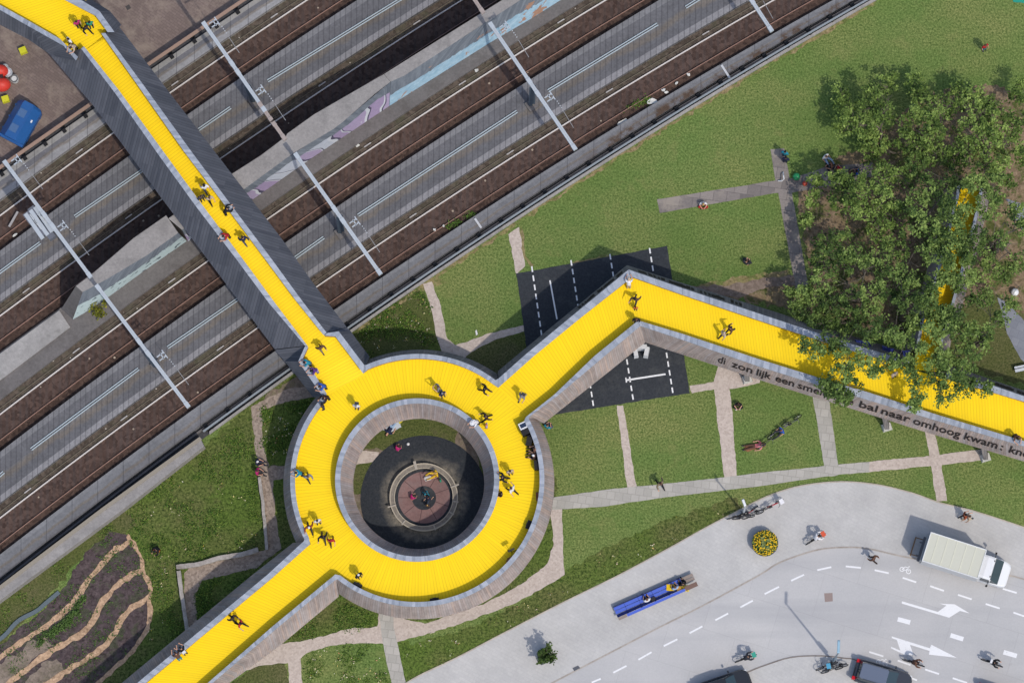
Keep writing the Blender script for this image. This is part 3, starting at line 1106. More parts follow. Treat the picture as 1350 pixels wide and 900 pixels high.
# trodden earth under the trees
sheet('earth', [(1048, 250), (1068, 238), (1096, 214), (1150, 190), (1190, 150), (1240, 118), (1300, 112), (1400, 140), (1420, 560), (1350, 500), (1290, 478), (1200, 450), (1100, 420), (1040, 405), (930, 388), (930, 378), (1040, 372), (1068, 372), (1062, 320)], .005, MAT['tree_dirt'], .55)
sheet('earth', [(1180, 420), (1290, 400), (1400, 420), (1400, 520), (1330, 505), (1270, 484), (1200, 470)], .0062, MAT['dark_grass'], .5)

wl_ = [(x, GRS(x) + 1.5) for x in range(470, 1160, 14)]
sheet('worn_edge', wl_ + [(x, y + 4.5 + 4 * noise.noise(Vector((x * .021, 3.0, 0)))) for x, y in wl_[::-1]], .0088, MAT['worn'], .28)
sheet('worn_edge', [(742, 351), (770, 341), (800, 336), (806, 341), (770, 349), (745, 356)], .0092, MAT['worn'], .2)
sheet('worn_edge', [(700, 352), (690, 340), (684, 299), (688, 298), (694, 338), (704, 350)], .0092, MAT['worn'], .15)
sheet('worn_edge', [(545, 380), (562, 366), (578, 364), (590, 372), (574, 378), (556, 384)], .0094, MAT['worn'], .2)
sheet('worn_edge', [(905, 380), (960, 366), (1040, 356), (1044, 366), (960, 380), (915, 384)], .0086, MAT['worn'], .25)
ZR = .012
sheet('path', [(557.6, 373.5), (569, 371), (580, 400), (589.6, 447), (601, 455), (640, 441), (692, 428), (692, 436), (650, 449), (622, 464), (606, 478), (584, 470), (575.5, 442), (567, 400)], ZR, MAT['brick_path'], .09)
sheet('path', [(669.7, 308), (684.3, 299), (692, 350.4), (681.7, 363)], ZR, MAT['brick_path'], .09)
sheet('path', [(866, 263), (1000, 241.7), (1022, 238), (1016, 197), (1034, 196), (1041, 236), (1090, 220), (1150, 214), (1151, 233), (1090, 246), (1044, 254), (1065, 373), (1062, 386), (1050, 387), (1026, 254), (1000, 258.4), (869.7, 281)], ZR, MAT['slab_path'], .03)
sheet('path', [(906, 379), (959, 376), (1010, 366), (1046, 364), (1049, 376), (1010, 379), (980, 391), (930, 388)], ZR + .002, MAT['dark_path'], .16)
sheet('path', [(909, 509), (941, 503), (948, 480), (985, 490), (1002, 500), (1002, 505), (962, 513), (966, 555), (971.5, 628), (955, 632), (941.3, 513), (912, 518)], ZR, MAT['brick_path'], .07)
sheet('path', [(813, 534), (821.6, 534), (839, 642), (827, 644)], ZR, MAT['brick_path'], .07)
sheet('path', [(1070, 515), (1092, 520), (1104.6, 607.5), (1105, 626), (1088, 628), (1086.7, 614)], ZR + .002, MAT['grey_path'], .05)
sheet('path', [(1218, 560), (1231, 562), (1239, 601), (1249, 660), (1235, 661), (1227, 610)], ZR, MAT['brick_path'], .07)
sheet('path', [(725, 656), (803, 644.6), (880, 637), (954, 629), (1000, 623), (1086.7, 614), (1148, 608), (1148, 622), (1104.6, 625.4), (1000, 640.8), (880, 654.8), (793, 667.6), (725, 672)], ZR + .004, MAT['grey_path'], .03)
sheet('path', [(1146, 608), (1224.8, 601), (1300, 591), (1300, 606), (1227, 614), (1146, 622)], ZR + .006, MAT['brick_path'], .05)
sheet('path', [(725, 668), (740, 666), (744.4, 758), (711, 777.4), (670, 797.9), (625, 816), (560, 836), (524, 845), (505, 848), (470.7, 846.5), (432, 851.6), (404, 860.5), (396, 868), (398, 905), (381, 905), (380, 873), (350, 876), (318, 884), (342, 862), (368, 848), (406.7, 843), (457.9, 829), (498, 826), (500, 806), (560, 822), (640, 795), (690, 768), (722, 742), (730, 715)], ZR, MAT['brick_path'], .1)
sheet('path', [(499, 800), (517, 800), (519, 824), (524, 848), (536, 905), (517, 905), (505, 850)], ZR + .004, MAT['grey_path'], .04)
sheet('path', [(331, 536), (345, 528), (381, 512), (412, 508), (412, 524), (383, 528), (345, 540), (346, 583), (356, 614), (380, 614), (380, 630), (360, 632), (361, 660), (365, 690), (370, 722), (348, 740), (340, 747), (296.7, 758), (266, 765), (257, 782), (261, 820), (262, 842), (246, 842), (242, 754), (250, 747), (300, 738), (335, 729), (352, 723), (347, 670), (339, 604), (333, 560)], ZR, MAT['gravel_path'], .12)
sheet('earth', [(352, 518), (400, 492), (412, 508), (381, 514), (345, 529)], .009, MAT['bare_dirt'], .2)

# low rubble walls beside the left path
def rubble(label, pts, w, h):
    out = PL(ribbon_px(pts, w), h)
    q = ragged(out, .05, .3)
    mid = sum(q, Vector()) / len(q)
    m = MB()
    m.prism([Vector((p.x, p.y, 0)) for p in q], q)
    o = m.build('garden_wall', m_concrete('rubble', A(146, 138, 130), A(196, 190, 184), A(110, 100, 92), .8), None, loc=(mid.x, mid.y, 0))
    return tag(o, label, 'garden wall')


rubble('low broken stone wall running across above the gravel path corner', [(232, 747), (262, 743), (290, 735), (318, 730), (340, 724)], 6, .4)
rubble('low stone wall running down the left side of the gravel path corner', [(235, 752), (239, 780), (243, 808), (247, 832)], 5, .4)
rubble('narrow stone edging left of the gravel path below the sitting couple', [(342, 628), (346, 660), (349, 690), (352, 724)], 4, .3)

# allotment beds
sheet('garden_soil', [(145, 700), (162, 704), (178, 714), (186, 735), (193, 758), (199, 775), (198, 815), (190, 838), (168, 866), (140, 892), (122, 915), (-80, 960), (-80, 905), (0, 848), (42, 815), (76, 786), (96, 752), (122, 718)], .009, MAT['soil'], .25)
sheet('sand', [(-60, 880), (0, 874), (40, 846), (58, 842), (70, 852), (40, 872), (10, 905), (-60, 960)], .0125, MAT['sand'], .35)
sheet('sand', [(30, 905), (60, 868), (75, 870), (85, 884), (62, 905)], .0125, MAT['sand'], .3)
for i, (pts, w) in enumerate((
        ([(176, 712), (158.6, 721), (145, 731), (130.4, 746.7), (112.5, 769.7), (94.6, 795), (66.5, 821), (38, 839), (0, 865.6), (-60, 905)], 6.5),
        ([(186, 753), (171, 759), (156, 769.7), (135.5, 792.7), (120, 821), (102, 838.8), (58.8, 864), (15, 897.6), (-20, 925)], 7.5),
        ([(198, 786), (184, 795), (166, 808), (151, 833.7), (130.4, 856.7), (94.6, 879.7), (66.5, 899), (30, 925)], 8),
        ([(166, 706), (174, 713.5), (184, 731), (189, 754), (198, 772), (197.5, 790), (197, 813), (192, 833.7), (169, 864), (143, 887), (120, 912)], 5.5))):
    c = smooth([Vector((x, y)) for x, y in pts], 5)
    sheet('chip_path', ribbon_px([(p.x, p.y) for p in c], w), .017 + .004 * i, MAT['chips'], .15)
m = MB()
c = smooth([Vector((x, y)) for x, y in [(-20, 856), (5, 838), (24, 818), (48, 805), (60, 795), (78, 780)]], 6)
q = [P(p.x, p.y, .1) for p in c]
for i in range(len(q) - 1):
    m.bar(q[i], q[i + 1], .3, .12)
o = m.build('fleece_strip', plain(98, 110, 116, .8), None, loc=tuple(q[5]))
tag(o, 'grey blue fleece strip lying along the edge of the garden beds', 'garden fleece')

# ------------------------------------------------------------------ court
ZC = .02
court = [(680.7, 360.7), (879.7, 324), (909.4, 518), (707, 550)]
sheet('court', court, ZC, MAT['rubber'], .04)


def mark(name, px, z, mat='paint'):
    m = MB()
    m.poly(PL(px, z))
    o = m.build(name, MAT[mat])
    return tag(o, kind='structure')


def seg_mark(x0, y0, x1, y1, w, z, ns=1, duty=.62):
    a, c = Vector((x0, y0)), Vector((x1, y1))
    d = (c - a).normalized()
    n = Vector((-d.y, d.x)) * w / 2
    m = MB()
    for i in range(ns):
        p = a.lerp(c, i / ns)
        q = a.lerp(c, (i + (duty if ns > 1 else 1)) / ns)
        m.poly(PL([p + n, q + n, q - n, p - n], z))
    o = m.build('road_marking', MAT['paint'])
    return tag(o, kind='structure')


for x0, y0, x1, y1, ns in ((701, 351, 727, 531, 15), (752.7, 343, 783, 539, 17), (804, 335, 835.5, 531, 17), (856.3, 327, 887.8, 522, 17)):
    seg_mark(x0, y0, x1, y1, 1.9, ZC + .004, ns)
seg_mark(725, 369.5, 734.3, 420.6, 1.9, ZC + .004)
seg_mark(825.5, 501, 877.4, 493, 2.2, ZC + .004)
seg_mark(825, 497.5, 826, 504, 1.6, ZC + .008)

# ------------------------------------------------------------------ ground inside the ring
sheet('earth', [(455, 560), (500, 530), (560, 520), (620, 535), (665, 590), (668, 660), (640, 720), (560, 750), (490, 740), (450, 690), (440, 620)], .006, MAT['bare_dirt'], .0)
sheet('verge', [(470, 610), (478, 585), (492, 570), (520, 545), (560, 538), (600, 548), (603, 570), (598, 590), (540, 596), (520, 600), (496, 590), (476, 596)], .010, MAT['dark_grass'], .15)
sheet('verge', [(463, 620), (468, 612), (490, 606), (486, 640), (478, 652), (462, 650)], .010, MAT['dark_grass'], .12)
sheet('path', [(462, 602), (474, 594), (500, 596), (495, 607), (478, 611), (462, 612)], .014, MAT['brick_path'], .06)
sheet('verge', [(628, 590), (640, 610), (644, 640), (636, 640)], .010, MAT['dark_grass'], .1)


def circ(px, py, rpx, z, n=72):
    c = P(px, py, z)
    r = rpx / S
    return [Vector((c.x + r * math.cos(2 * math.pi * i / n), c.y + r * math.sin(2 * math.pi * i / n), z)) for i in range(n)]


def disc(name, px, py, rpx, z, mat):
    m = MB()
    m.poly(circ(px, py, rpx, z))
    return tag(m.build(name, mat), kind='structure')


_rc = P(559, 657, .02)
disc('court', 559, 657, 83.5, .020, m_rubber_dusty(_rc.x, _rc.y, 2.6, 3.5))
# circular bench round a sunken play area
c0 = P(559, 656, 0)
rb = empty('ring_bench', c0, 'round low concrete ring bench on the black court inside the yellow ring', 'bench')


def annulus(m, c, r0, r1, z0, z1, n=72):
    for i in range(n):
        a, b_ = 2 * math.pi * i / n, 2 * math.pi * (i + 1) / n
        A0, B0 = Vector((math.cos(a), math.sin(a), 0)), Vector((math.cos(b_), math.sin(b_), 0))
        z = Vector((c.x, c.y, 0))
        for s in ((r0, z1, r1, z1), (r1, z1, r1, z0), (r0, z0, r0, z1)):
            m.face([z + A0 * s[0] + Vector((0, 0, s[1])), z + A0 * s[2] + Vector((0, 0, s[3])), z + B0 * s[2] + Vector((0, 0, s[3])), z + B0 * s[0] + Vector((0, 0, s[1]))])


m = MB()
annulus(m, c0, 38.3 / S, 44.5 / S, .024, .45)
m.build('seat', MAT['stone_ring'], rb)
m = MB()
annulus(m, c0, 43.4 / S, 44.9 / S, .44, .50)
annulus(m, c0, 37.9 / S, 39.0 / S, .44, .49)
m.build('rim', plain(184, 174, 156, .8), rb)
for aa in (105, 20, 196, 232, 290, 330, 352):
    m = MB()
    d = Vector((math.cos(rad(aa)), math.sin(rad(aa)), 0))
    cc = Vector((c0.x, c0.y, .49))
    L0, L1 = (37.5, 49) if aa in (105, 20, 196) else (38.5, 46)
    m.bar(cc + d * L0 / S, cc + d * L1 / S, .2 if aa == 105 else .1, .12)
    m.build('divider', plain(176, 168, 156, .8), rb)
disc('court', 559, 656, 38.2, .030, MAT['rubber'])
disc('paving', 559, 655.5, 34, .034, MAT['pink_stone'])
m = MB()
for k in range(9):
    a = rad(20 + 40 * k)
    cc = P(559, 655.5, .036)
    d = Vector((math.cos(a), math.sin(a), 0))
    n = Vector((-d.y, d.x, 0)) * .025
    m.face([cc + d * .9 - n, cc + d * 1.92 - n, cc + d * 1.92 + n, cc + d * .9 + n])
tag(m.build('paving_joint', plain(96, 74, 74, .9)), kind='structure')
disc('trampoline_mat', 559, 656, 15.8, .040, MAT['rubber'])

# ------------------------------------------------------------------ pavement, road, markings
edge = [(500, 924), (545, 893), (600, 866.5), (668, 831), (742, 793), (813.5, 758), (880, 722.4), (931, 694), (977, 670), (1010, 653.6), (1048, 641), (1086.7, 635), (1120, 634), (1158, 638), (1201.8, 648.5), (1237.6, 661), (1278.5, 671), (1317, 683), (1350, 694), (1500, 745)]
kerb = [(560, 991), (640, 947), (729, 899), (803, 860.5), (869.7, 826), (926, 798), (1000, 758), (1022, 744), (1043, 735), (1079, 724), (1112, 721), (1143, 722.5), (1189, 732.7), (1240, 742), (1329.7, 744 + 14), (1350, 763), (1500, 806)]
kerb = [(p.x, p.y) for p in smooth([Vector(q) for q in kerb], 4)]
edge = [(p.x, p.y) for p in smooth([Vector(q) for q in edge], 4)]
ZV = .06
sheet('road', [(430, 960)] + edge[4:] + [(2200, 1000), (2200, 2600), (200, 2600)], .028, MAT['road'])
m = MB()
tp = PL(edge, ZV)
lo = PL(kerb, ZV)
m.poly(tp + lo[::-1])
m.strip([p - Vector((0, 0, .05)) for p in lo], lo)
m.strip(tp, [p - Vector((0, 0, .06)) for p in tp])
tag(m.build('pavement', MAT['pavement']), kind='structure')


def ribbon_sheet(name, c, w, z, mat):
    m = MB()
    m.poly(PL(ribbon_px(c, w), z))
    return tag(m.build(name, mat), kind='structure')


ribbon_sheet('kerb', [(x + .3, y + .9) for x, y in edge], 1.7, ZV + .004, m_concrete('edging_stone', A(176, 166, 148), A(204, 196, 182), A(150, 140, 120)))
ribbon_sheet('kerb', kerb, 2.2, ZV + .005, m_concrete('kerb_stone', A(160, 152, 144), A(186, 180, 172), A(140, 130, 120)))
isl = [(960, 930), (975, 892), (987, 885), (1010, 876), (1043, 866), (1081.6, 864), (1112, 867), (1133, 872), (1180, 905), (1210, 960)]
isl = [(p.x, p.y) for p in smooth([Vector(q) for q in isl], 4)]
m = MB()
tp = PL(isl, ZV)
m.poly(tp + PL([(1210, 1100), (960, 1100)], ZV))
m.strip([p - Vector((0, 0, .05)) for p in tp][::-1], tp[::-1])
tag(m.build('pavement', MAT['pavement']), kind='structure')
ribbon_sheet('kerb', isl, 1.6, ZV + .005, m_concrete('kerb_stone', A(128, 120, 114), A(150, 142, 136), A(120, 110, 104)))

ZM = .033
for q in ((780, 899, 792, 894), (808.5, 886, 826, 877), (841.6, 869, 859, 859), (875, 851, 893, 842), (909, 834, 926, 825), (943, 817, 960, 808), (976, 800, 992.6, 791),
          (1008, 782.5, 1027, 773), (1043, 765, 1060, 757), (1077.5, 751, 1096, 747), (1115, 746, 1135, 748), (1153, 751, 1171.6, 755), (1190, 761, 1208, 767),
          (1226.3, 772, 1244.5, 778.3), (1263, 783.5, 1281, 789.4), (1299.4, 795.5, 1318, 801.4), (1336, 806.8, 1354, 813), (1322, 775.5, 1340.4, 781)):
    seg_mark(*q, 2.3, ZM)
for q in ((1146, 858.7, 1164.6, 864.5), (1183.4, 870, 1200.5, 876), (1219.7, 881.7, 1238, 887.8), (1256, 893.2, 1275, 899.5), (1190, 889, 1209, 896)):
    seg_mark(*q, 2.3, ZM)
for x0, y0, x1, y1 in ((1183.5, 815.6, 1200, 820), (1253, 836.7, 1270, 842), (1323, 859, 1340.5, 864)):
    seg_mark(x0, y0, x1, y1, 6, ZM)


def cpx(ox, oy, s, pts):
    return [(ox + x / s, oy + y / s) for x, y in pts]


K = 3.912
mark('road_marking', cpx(1010, 670, K, [(700, 477), (886, 532), (930, 499), (893, 489), (973, 493), (1051, 540), (1000, 527), (944, 562), (700, 489)]), ZM)
mark('road_marking', cpx(1010, 670, K, [(648, 658), (844, 719), (852, 701), (984, 768), (840, 752), (843, 733), (742, 701), (760, 755), (712, 752), (645, 720), (645, 711), (692, 731), (674, 676), (648, 667)]), ZM + .003)


def bike_symbol(cx, cy, ang):
    m = MB()
    ca, sa = math.cos(ang), math.sin(ang)

    def w(x, y):
        return P(cx + x * ca - y * sa, cy + x * sa + y * ca, ZM)
    for s in (-1, 1):
        for i in range(18):
            a, c = 2 * math.pi * i / 18, 2 * math.pi * (i + 1) / 18
            m.face([w(s * 4.6 + 2.2 * math.cos(t), 1.5 + 2.2 * math.sin(t)) for t in (a, c)] + [w(s * 4.6 + 3.3 * math.cos(t), 1.5 + 3.3 * math.sin(t)) for t in (c, a)])
    for a, c in (((-4.6, 1.5), (-1.5, -3)), ((-1.5, -3), (3, -3)), ((3, -3), (4.6, 1.5)), ((-4.6, 1.5), (0, 1.6)), ((0, 1.6), (3, -3)), ((3, -3), (2.4, -4.8)), ((2.4, -4.8), (4.4, -5))):
        d = Vector((c[0] - a[0], c[1] - a[1])).normalized()
        n = Vector((-d.y, d.x)) * .55
        m.face([w(a[0] + n.x, a[1] + n.y), w(c[0] + n.x, c[1] + n.y), w(c[0] - n.x, c[1] - n.y), w(a[0] - n.x, a[1] - n.y)])
    o = m.build('bicycle_marking', MAT['paint'])
    tag(o, kind='structure')


bike_symbol(1194, 750, .33)
bike_symbol(1163, 872, .33)
for q, zz, mt, nm in (([(1086.5, 781.5), (1097.5, 781), (1098, 792), (1087.5, 793)], .032, plain(150, 134, 128), 'manhole_cover'), ([(754.6, 880), (762, 876.5), (765, 880), (757, 884)], ZV + .01, plain(88, 92, 100), 'drain_grate'),
                      ([(165, 9), (170, 6), (173, 11), (168, 14)], .014, plain(72, 68, 66), 'drain_grate')):
    m = MB()
    p = PL(q, zz)
    m.prism([v - Vector((0, 0, .02)) for v in p], p)
    o = m.build(nm, mt, None, loc=tuple(p[0]))
    tag(o, {1086.5: 'square brown manhole cover set in the road', 754.6: 'dark square drain grate beside the kerb line', 165: 'small dark drain grate in the brown paved yard'}[q[0][0]], 'drain cover')
sheet('path', [(1315, 392), (1326, 398), (1352, 424), (1400, 470), (1400, 520), (1346, 474), (1328, 440)], .016, MAT['slate_path'], .05)
sheet('path', [(1326, 262), (1345, 268), (1400, 285), (1400, 330), (1344, 300)], .016, MAT['slate_path'], .1)

for a, c, lb in (((626, 288), (634.5, 300.5), 'thin white bar lying across the side platform above the park lawn'), ((951, 86), (962, 103), 'pale pole lying across the stained side platform near the top')):
    m = MB()
    m.bar(P(*a, .52), P(*c, .52), .16, .1)
    o = m.build('pole', plain(196, 198, 200), None, loc=tuple(P(*a, .5)))
    tag(o, lb, 'pole')
# ------------------------------------------------------------------ yellow footbridge
ZT, ZD, ZB = 5.4, 4.4, 3.0


def rise(y):
    t = max(0.0, min(1.0, (y - 250) / (515 - 250)))
    return 2.2 * (1 - t)


bridge = empty('footbridge', P(550, 632, 0), 'bright yellow footbridge with a ring and three arms crossing railway and park', 'footbridge')
DZ = Vector((0, 0, 1))


def ent(inner, outer, bot, lift=False):
    """one station of a parapet: inner edge, outer edge of the coping, foot of the cladding"""
    h = rise(inner[1]) if lift else 0.0
    hb = h
    return (P(*inner, ZT + h), P(*outer, ZT + h), P(*bot, ZB + hb), ZD + h)


def coping(chain, u0=0.0):
    m = MB()
    a, c = [e[0] for e in chain], [e[1] for e in chain]
    m.strip(c, a, u0)
    dn = DZ * .12
    m.strip([p - dn for p in c], c, u0)
    m.strip(a, [p - dn for p in a], u0)
    return m.build('coping', MAT['coping'], bridge)


def lining(chain):
    m = MB()
    a = [e[0] - DZ * .1 for e in chain]
    # slight batter so the boards keep clear of the coping edge
    lo = [Vector((e[0].x, e[0].y, e[3] - .06)) + (e[1] - e[0]) * .25 for e in chain]
    a = [p + (e[1] - e[0]) * .25 for p, e in zip(a, chain)]
    m.strip(a, lo)
    return m.build('parapet_lining', MAT['lining'], bridge)


def clad(outs, bots, mat, bdir=None):
    m = MB()
    o = [p - DZ * .1 for p in outs]
    m.strip(o, bots)
    if bdir:
        # boards nailed on in one fixed direction
        d = (P(675 + bdir[0] * 50, 450 + bdir[1] * 50) - P(675, 450)).normalized()
        n = Vector((-d.y, d.x, 0))
        m.uv = [[(Vector(m.v[i]).dot(n), Vector(m.v[i]).dot(d)) for i in f] for f in m.f]
    # underside lip
    return m.build('cladding', mat, bridge)


def soffit(chain, mat='clad_grey'):
    m = MB()
    m.strip([e[2] for e in chain], [Vector((e[0].x, e[0].y, e[2].z + .15)) for e in chain])
    m.strip([Vector((e[0].x, e[0].y, e[2].z + .15)) for e in chain], [Vector((e[0].x, e[0].y, e[3] - .05)) for e in chain])
    return m.build('soffit', MAT[mat], bridge)


def full(chain, mat):
    coping(chain)
    lining(chain)
    clad([e[1] for e in chain], [e[2] for e in chain], MAT[mat])
    soffit(chain)


RC = P(550, 632, ZT)
PXM = (P(551, 632, ZT) - RC).length
RO, RI, RBO = 167.6 * PXM, 161.3 * PXM, 180 * PXM
HO, HI, HB = 108.3 * PXM, 101.4 * PXM, 87 * PXM


def arc(a0, a1, n, r_in, r_out, r_bot):
    """angles in degrees, world sense (anticlockwise, y up)"""
    out = []
    for i in range(n + 1):
        a = rad(a0 + (a1 - a0) * i / n)
        d = Vector((math.cos(a), math.sin(a), 0))
        out.append((RC + d * r_in, RC + d * r_out, Vector((RC.x, RC.y, ZB)) + d * r_bot, ZD))
    return out


def pang(px, py):
    p = P(px, py, ZT) - RC
    return math.degrees(math.atan2(p.y, p.x))


# --- west side: yard platform, railway bridge left parapet, ring, south-west arm
full([ent((-60, -27), (-60, -20), (-60, 3), True), ent((0, 6.7), (0, 13.3), (0, 33), True), ent((40, 29), (38, 35), (37, 52), True), ent((78.7, 51.3), (84, 60.7), (64, 70.7), True), ent((103, 75.5), (100, 80), (67, 73.5), True)], 'clad_dark')
ci = [(110.7, 61.3), (157.3, 120), (215.4, 200), (265, 268), (318.9, 340), (363, 400), (406, 456.5)]
co = [(106.8, 64.2), (152.5, 124), (210.3, 206), (259, 273), (310.3, 340), (355, 400), (402, 455.5)]
cb = [(67, 74), (120.9, 137), (160, 188.7), (210.5, 258), (272.2, 340), (318, 401), (362, 460)]
W = [ent(a, c, d, True) for a, c, d in zip(ci, co, cb)]
coping(W)
lining(W)
soffit(W, 'clad_dark')
clad([P(100, 80, ZT + 2.2)] + [e[1] for e in W], [P(66.8, 73.6, ZB + 2.2)] + [e[2] for e in W], MAT['clad_dark'], (-.42, .9))
W2 = [ent((406.3, 457), (402.3, 456), (362.5, 461), True), ent((399.5, 471.5), (393.3, 476), (375, 476), True), ent((414, 492), (408, 497.5), (389, 493), True), ent((430.5, 518.5), (424.7, 521.3), (413, 523.5))]
full(W2, 'clad_dark')
a0, a1 = pang(424.7, 521.3), pang(400, 713.3)
a1 = a1 % 360
ringW = arc(a0 + .6, a1 - .6, 30, RI, RO, RBO)
SWl = [ent((408.7, 716.7), (400.5, 713), (386, 715.3)), ent((360, 760), (352.6, 757), (333, 757)), ent((191.7, 900), (184, 897), (178, 885)), ent((100, 979), (94, 975), (88, 960))]
full(W2[-1:] + ringW + SWl, 'clad_brown')
# --- north side
full([ent((60, -16), (80, -16), (98, -14), True), ent((85.3, 0), (106.7, 0), (120.7, 0), True), ent((126, 21), (131, 14.7), (144.7, 14.7), True), ent((142, 42.7), (151, 42.7), (160, 33), True)], 'clad_dark')
ci = [(133.3, 44), (186, 119), (242.7, 200), (296, 270), (348.4, 340), (390, 396), (426.6, 441.5)]
co = [(138.7, 43.6), (194, 119), (252.4, 200), (306, 272), (357, 340), (398, 396), (430.6, 438.5)]
cb = [(150, 26), (194.4, 84.4), (245.5, 151), (304.3, 227.6), (369.4, 312), (415, 376), (457, 431)]
N = [ent(a, c, d, True) for a, c, d in zip(ci, co, cb)]
coping(N)
lining(N)
soffit(N, 'clad_dark')
clad([P(150, 43, ZT + 2.2)] + [e[1] for e in N], [P(152, 28, ZB + 2.2)] + [e[2] for e in N], MAT['clad_dark'], (1, .1))
N2 = [ent((427.3, 442), (431, 438.8), (457.4, 431.5), True), ent((442, 443.3), (446.7, 436.7), (462, 436), True), ent((460, 467), (463.5, 459), (474, 452.5), True), ent((478.7, 492), (480, 480.7), (487.3, 470))]
full(N2, 'clad_dark')
a0, a1 = pang(480, 480.7), pang(657.3, 498.7)
ringN = arc(a0 - .6, a1 + .6, 26, RI, RO, RBO)
NEu = [ent((656.7, 510.7), (657.3, 498.7), (656.7, 488.7)), ent((703.8, 469), (693, 467), (684, 466)), ent((765, 419), (757, 414), (750, 412)), ent((833.4, 365), (828.8, 355.3), (826.4, 349.5))]
full(N2[-1:] + ringN + NEu, 'clad_grey')
SEu = [ent((833.4, 365), (828.8, 355.3), (826.4, 349.5)), ent((900, 388.5), (900, 380), (899.3, 373)), ent((1000, 422), (1000, 413), (1000, 404)), ent((1100, 455), (1102, 447), (1104, 437)), ent((1196, 484), (1199, 476), (1200, 465))]
full(SEu, 'clad_grey')
SEu2 = [ent((1246, 498.5), (1248, 489), (1250, 480)), ent((1304, 515.6), (1306, 507), (1306, 500)), ent((1350, 529), (1350, 522), (1350, 514.5)), ent((1460, 563), (1460, 555), (1460, 548))]
full(SEu2, 'clad_grey')
# --- south side
a0, a1 = pang(699.3, 548), pang(442.7, 763.3) 
a1 = (a1 % 360) - 360
SEl = [ent((1460, 616), (1460, 623), (1460, 644)), ent((1350, 581), (1350, 588), (1350, 608)), ent((1233, 545.6), (1231, 553), (1222, 570)), ent((1144, 516.7), (1141, 526), (1117.8, 537)), ent((1080, 497.8), (1078, 507), (1062, 520)), ent((1000, 473), (998, 482), (990, 497)), ent((900, 440), (899, 447.5), (880, 461)), ent((841.5, 422.3), (844.2, 429.4), (850.9, 451.2))]
full(SEl, 'clad_brown')
NEl = [ent((841.5, 422.3), (844.2, 429.4), (850.9, 451.2)), ent((783.8, 469), (790, 475), (795, 496)), ent((730.7, 520), (736, 520.5), (747, 534)), ent((693.2, 549.5), (699.3, 548), (717.3, 557.7))]
ringS = arc(a0 - .5, a1 + .5, 60, RI, RO, RBO)
SWr = [ent((442, 756.7), (442.7, 763.3), (446.4, 786)), ent((360, 824.5), (362, 830), (368.4, 851)), ent((273.3, 900), (279.5, 900), (295, 905)), ent((190, 975), (196, 976), (215, 976))]
full(NEl + ringS + SWr, 'clad_brown')
# --- inner ring
ih = arc(0, 360, 96, HO, HI, HB)
full(ih, 'clad_brown')

# --- deck
m = MB()
n = 140
u = 0
ri, ro = HO - .1, RI + .12
for i in range(n):
    a, c = 2 * math.pi * i / n, 2 * math.pi * (i + 1) / n
    f = lambda r, t: Vector((RC.x + r * math.cos(t), RC.y + r * math.sin(t), ZD))
    du = 2 * math.pi * 7.8 / n
    m.face([f(ri, a), f(ro, a), f(ro, c), f(ri, c)], [(u, 0), (u, 1), (u + du, 1), (u + du, 0)])
    u += du
m.build('deck', MAT['deck'], bridge)


def arm(left, right, drop=.004, n=40, grow=.12):
    """left / right: lists of deck edge points (world)"""
    a, c = resamp(left, n), resamp(right, n)
    m = MB()
    u = 0
    for i in range(n - 1):
        d = ((a[i + 1] + c[i + 1]) / 2 - (a[i] + c[i]) / 2).length
        w0 = (c[i] - a[i]).normalized() * grow
        w1 = (c[i + 1] - a[i + 1]).normalized() * grow
        z = DZ * drop
        m.face([a[i] - w0 - z, c[i] + w0 - z, c[i + 1] + w1 - z, a[i + 1] - w1 - z], [(u, 0), (u, 1), (u + d, 1), (u + d, 0)])
        u += d
    return m.build('deck', MAT['deck'], bridge)


def dk(e):
    return Vector((e[0].x, e[0].y, e[3]))


def dlist(ch):
    return [dk(e) for e in ch]


zz = lambda x, y: P(x, y, ZD)
arm([P(-60, -27, ZT + 2.2) - DZ * (ZT - ZD), P(110, 62, ZT + 2.2) - DZ * (ZT - ZD)], [P(60, -60, ZT + 2.2) - DZ * (ZT - ZD), P(142, 43, ZT + 2.2) - DZ * (ZT - ZD)], .004, 20, .3)
me_ = bridge.children[-1].data
me_.uv_layers[0].data.foreach_set('uv', [.1] * (len(me_.loops) * 2))
m = MB()
m.poly([v - DZ * (ZT - ZD + .008) for v in PL([(70, 44), (104, 79), (116, 68), (134, 45), (145, 44), (130, 18), (100, 0)], ZT + 2.2)])
m.uv = [[(0.1, 0)] * 3 for f in m.f]
m.build('deck', MAT['deck'], bridge)
arm(dlist(W), dlist(N))
E2 = [Vector((p.x, p.y, p.z)) for p in dlist(W2)]
arm([dlist(W)[-1]] + dlist(W2)[1:] + [P(446, 545, ZT) - DZ * (ZT - ZD + .02)], [dlist(N)[-1]] + dlist(N2)[1:] + [P(500, 520, ZT) - DZ * (ZT - ZD + .02)], .008, 30)
arm([P(690, 580, ZT) - DZ * (ZT - ZD)] + dlist(NEl)[::-1], [P(625, 540, ZT) - DZ * (ZT - ZD)] + dlist(NEu), .004)
arm(dlist(SEl)[::-1], dlist(SEu) + dlist(SEu2), .007, 70)
arm([P(440, 695, ZT) - DZ * (ZT - ZD)] + dlist(SWl), [P(478, 735, ZT) - DZ * (ZT - ZD)] + dlist(SWr), .005)

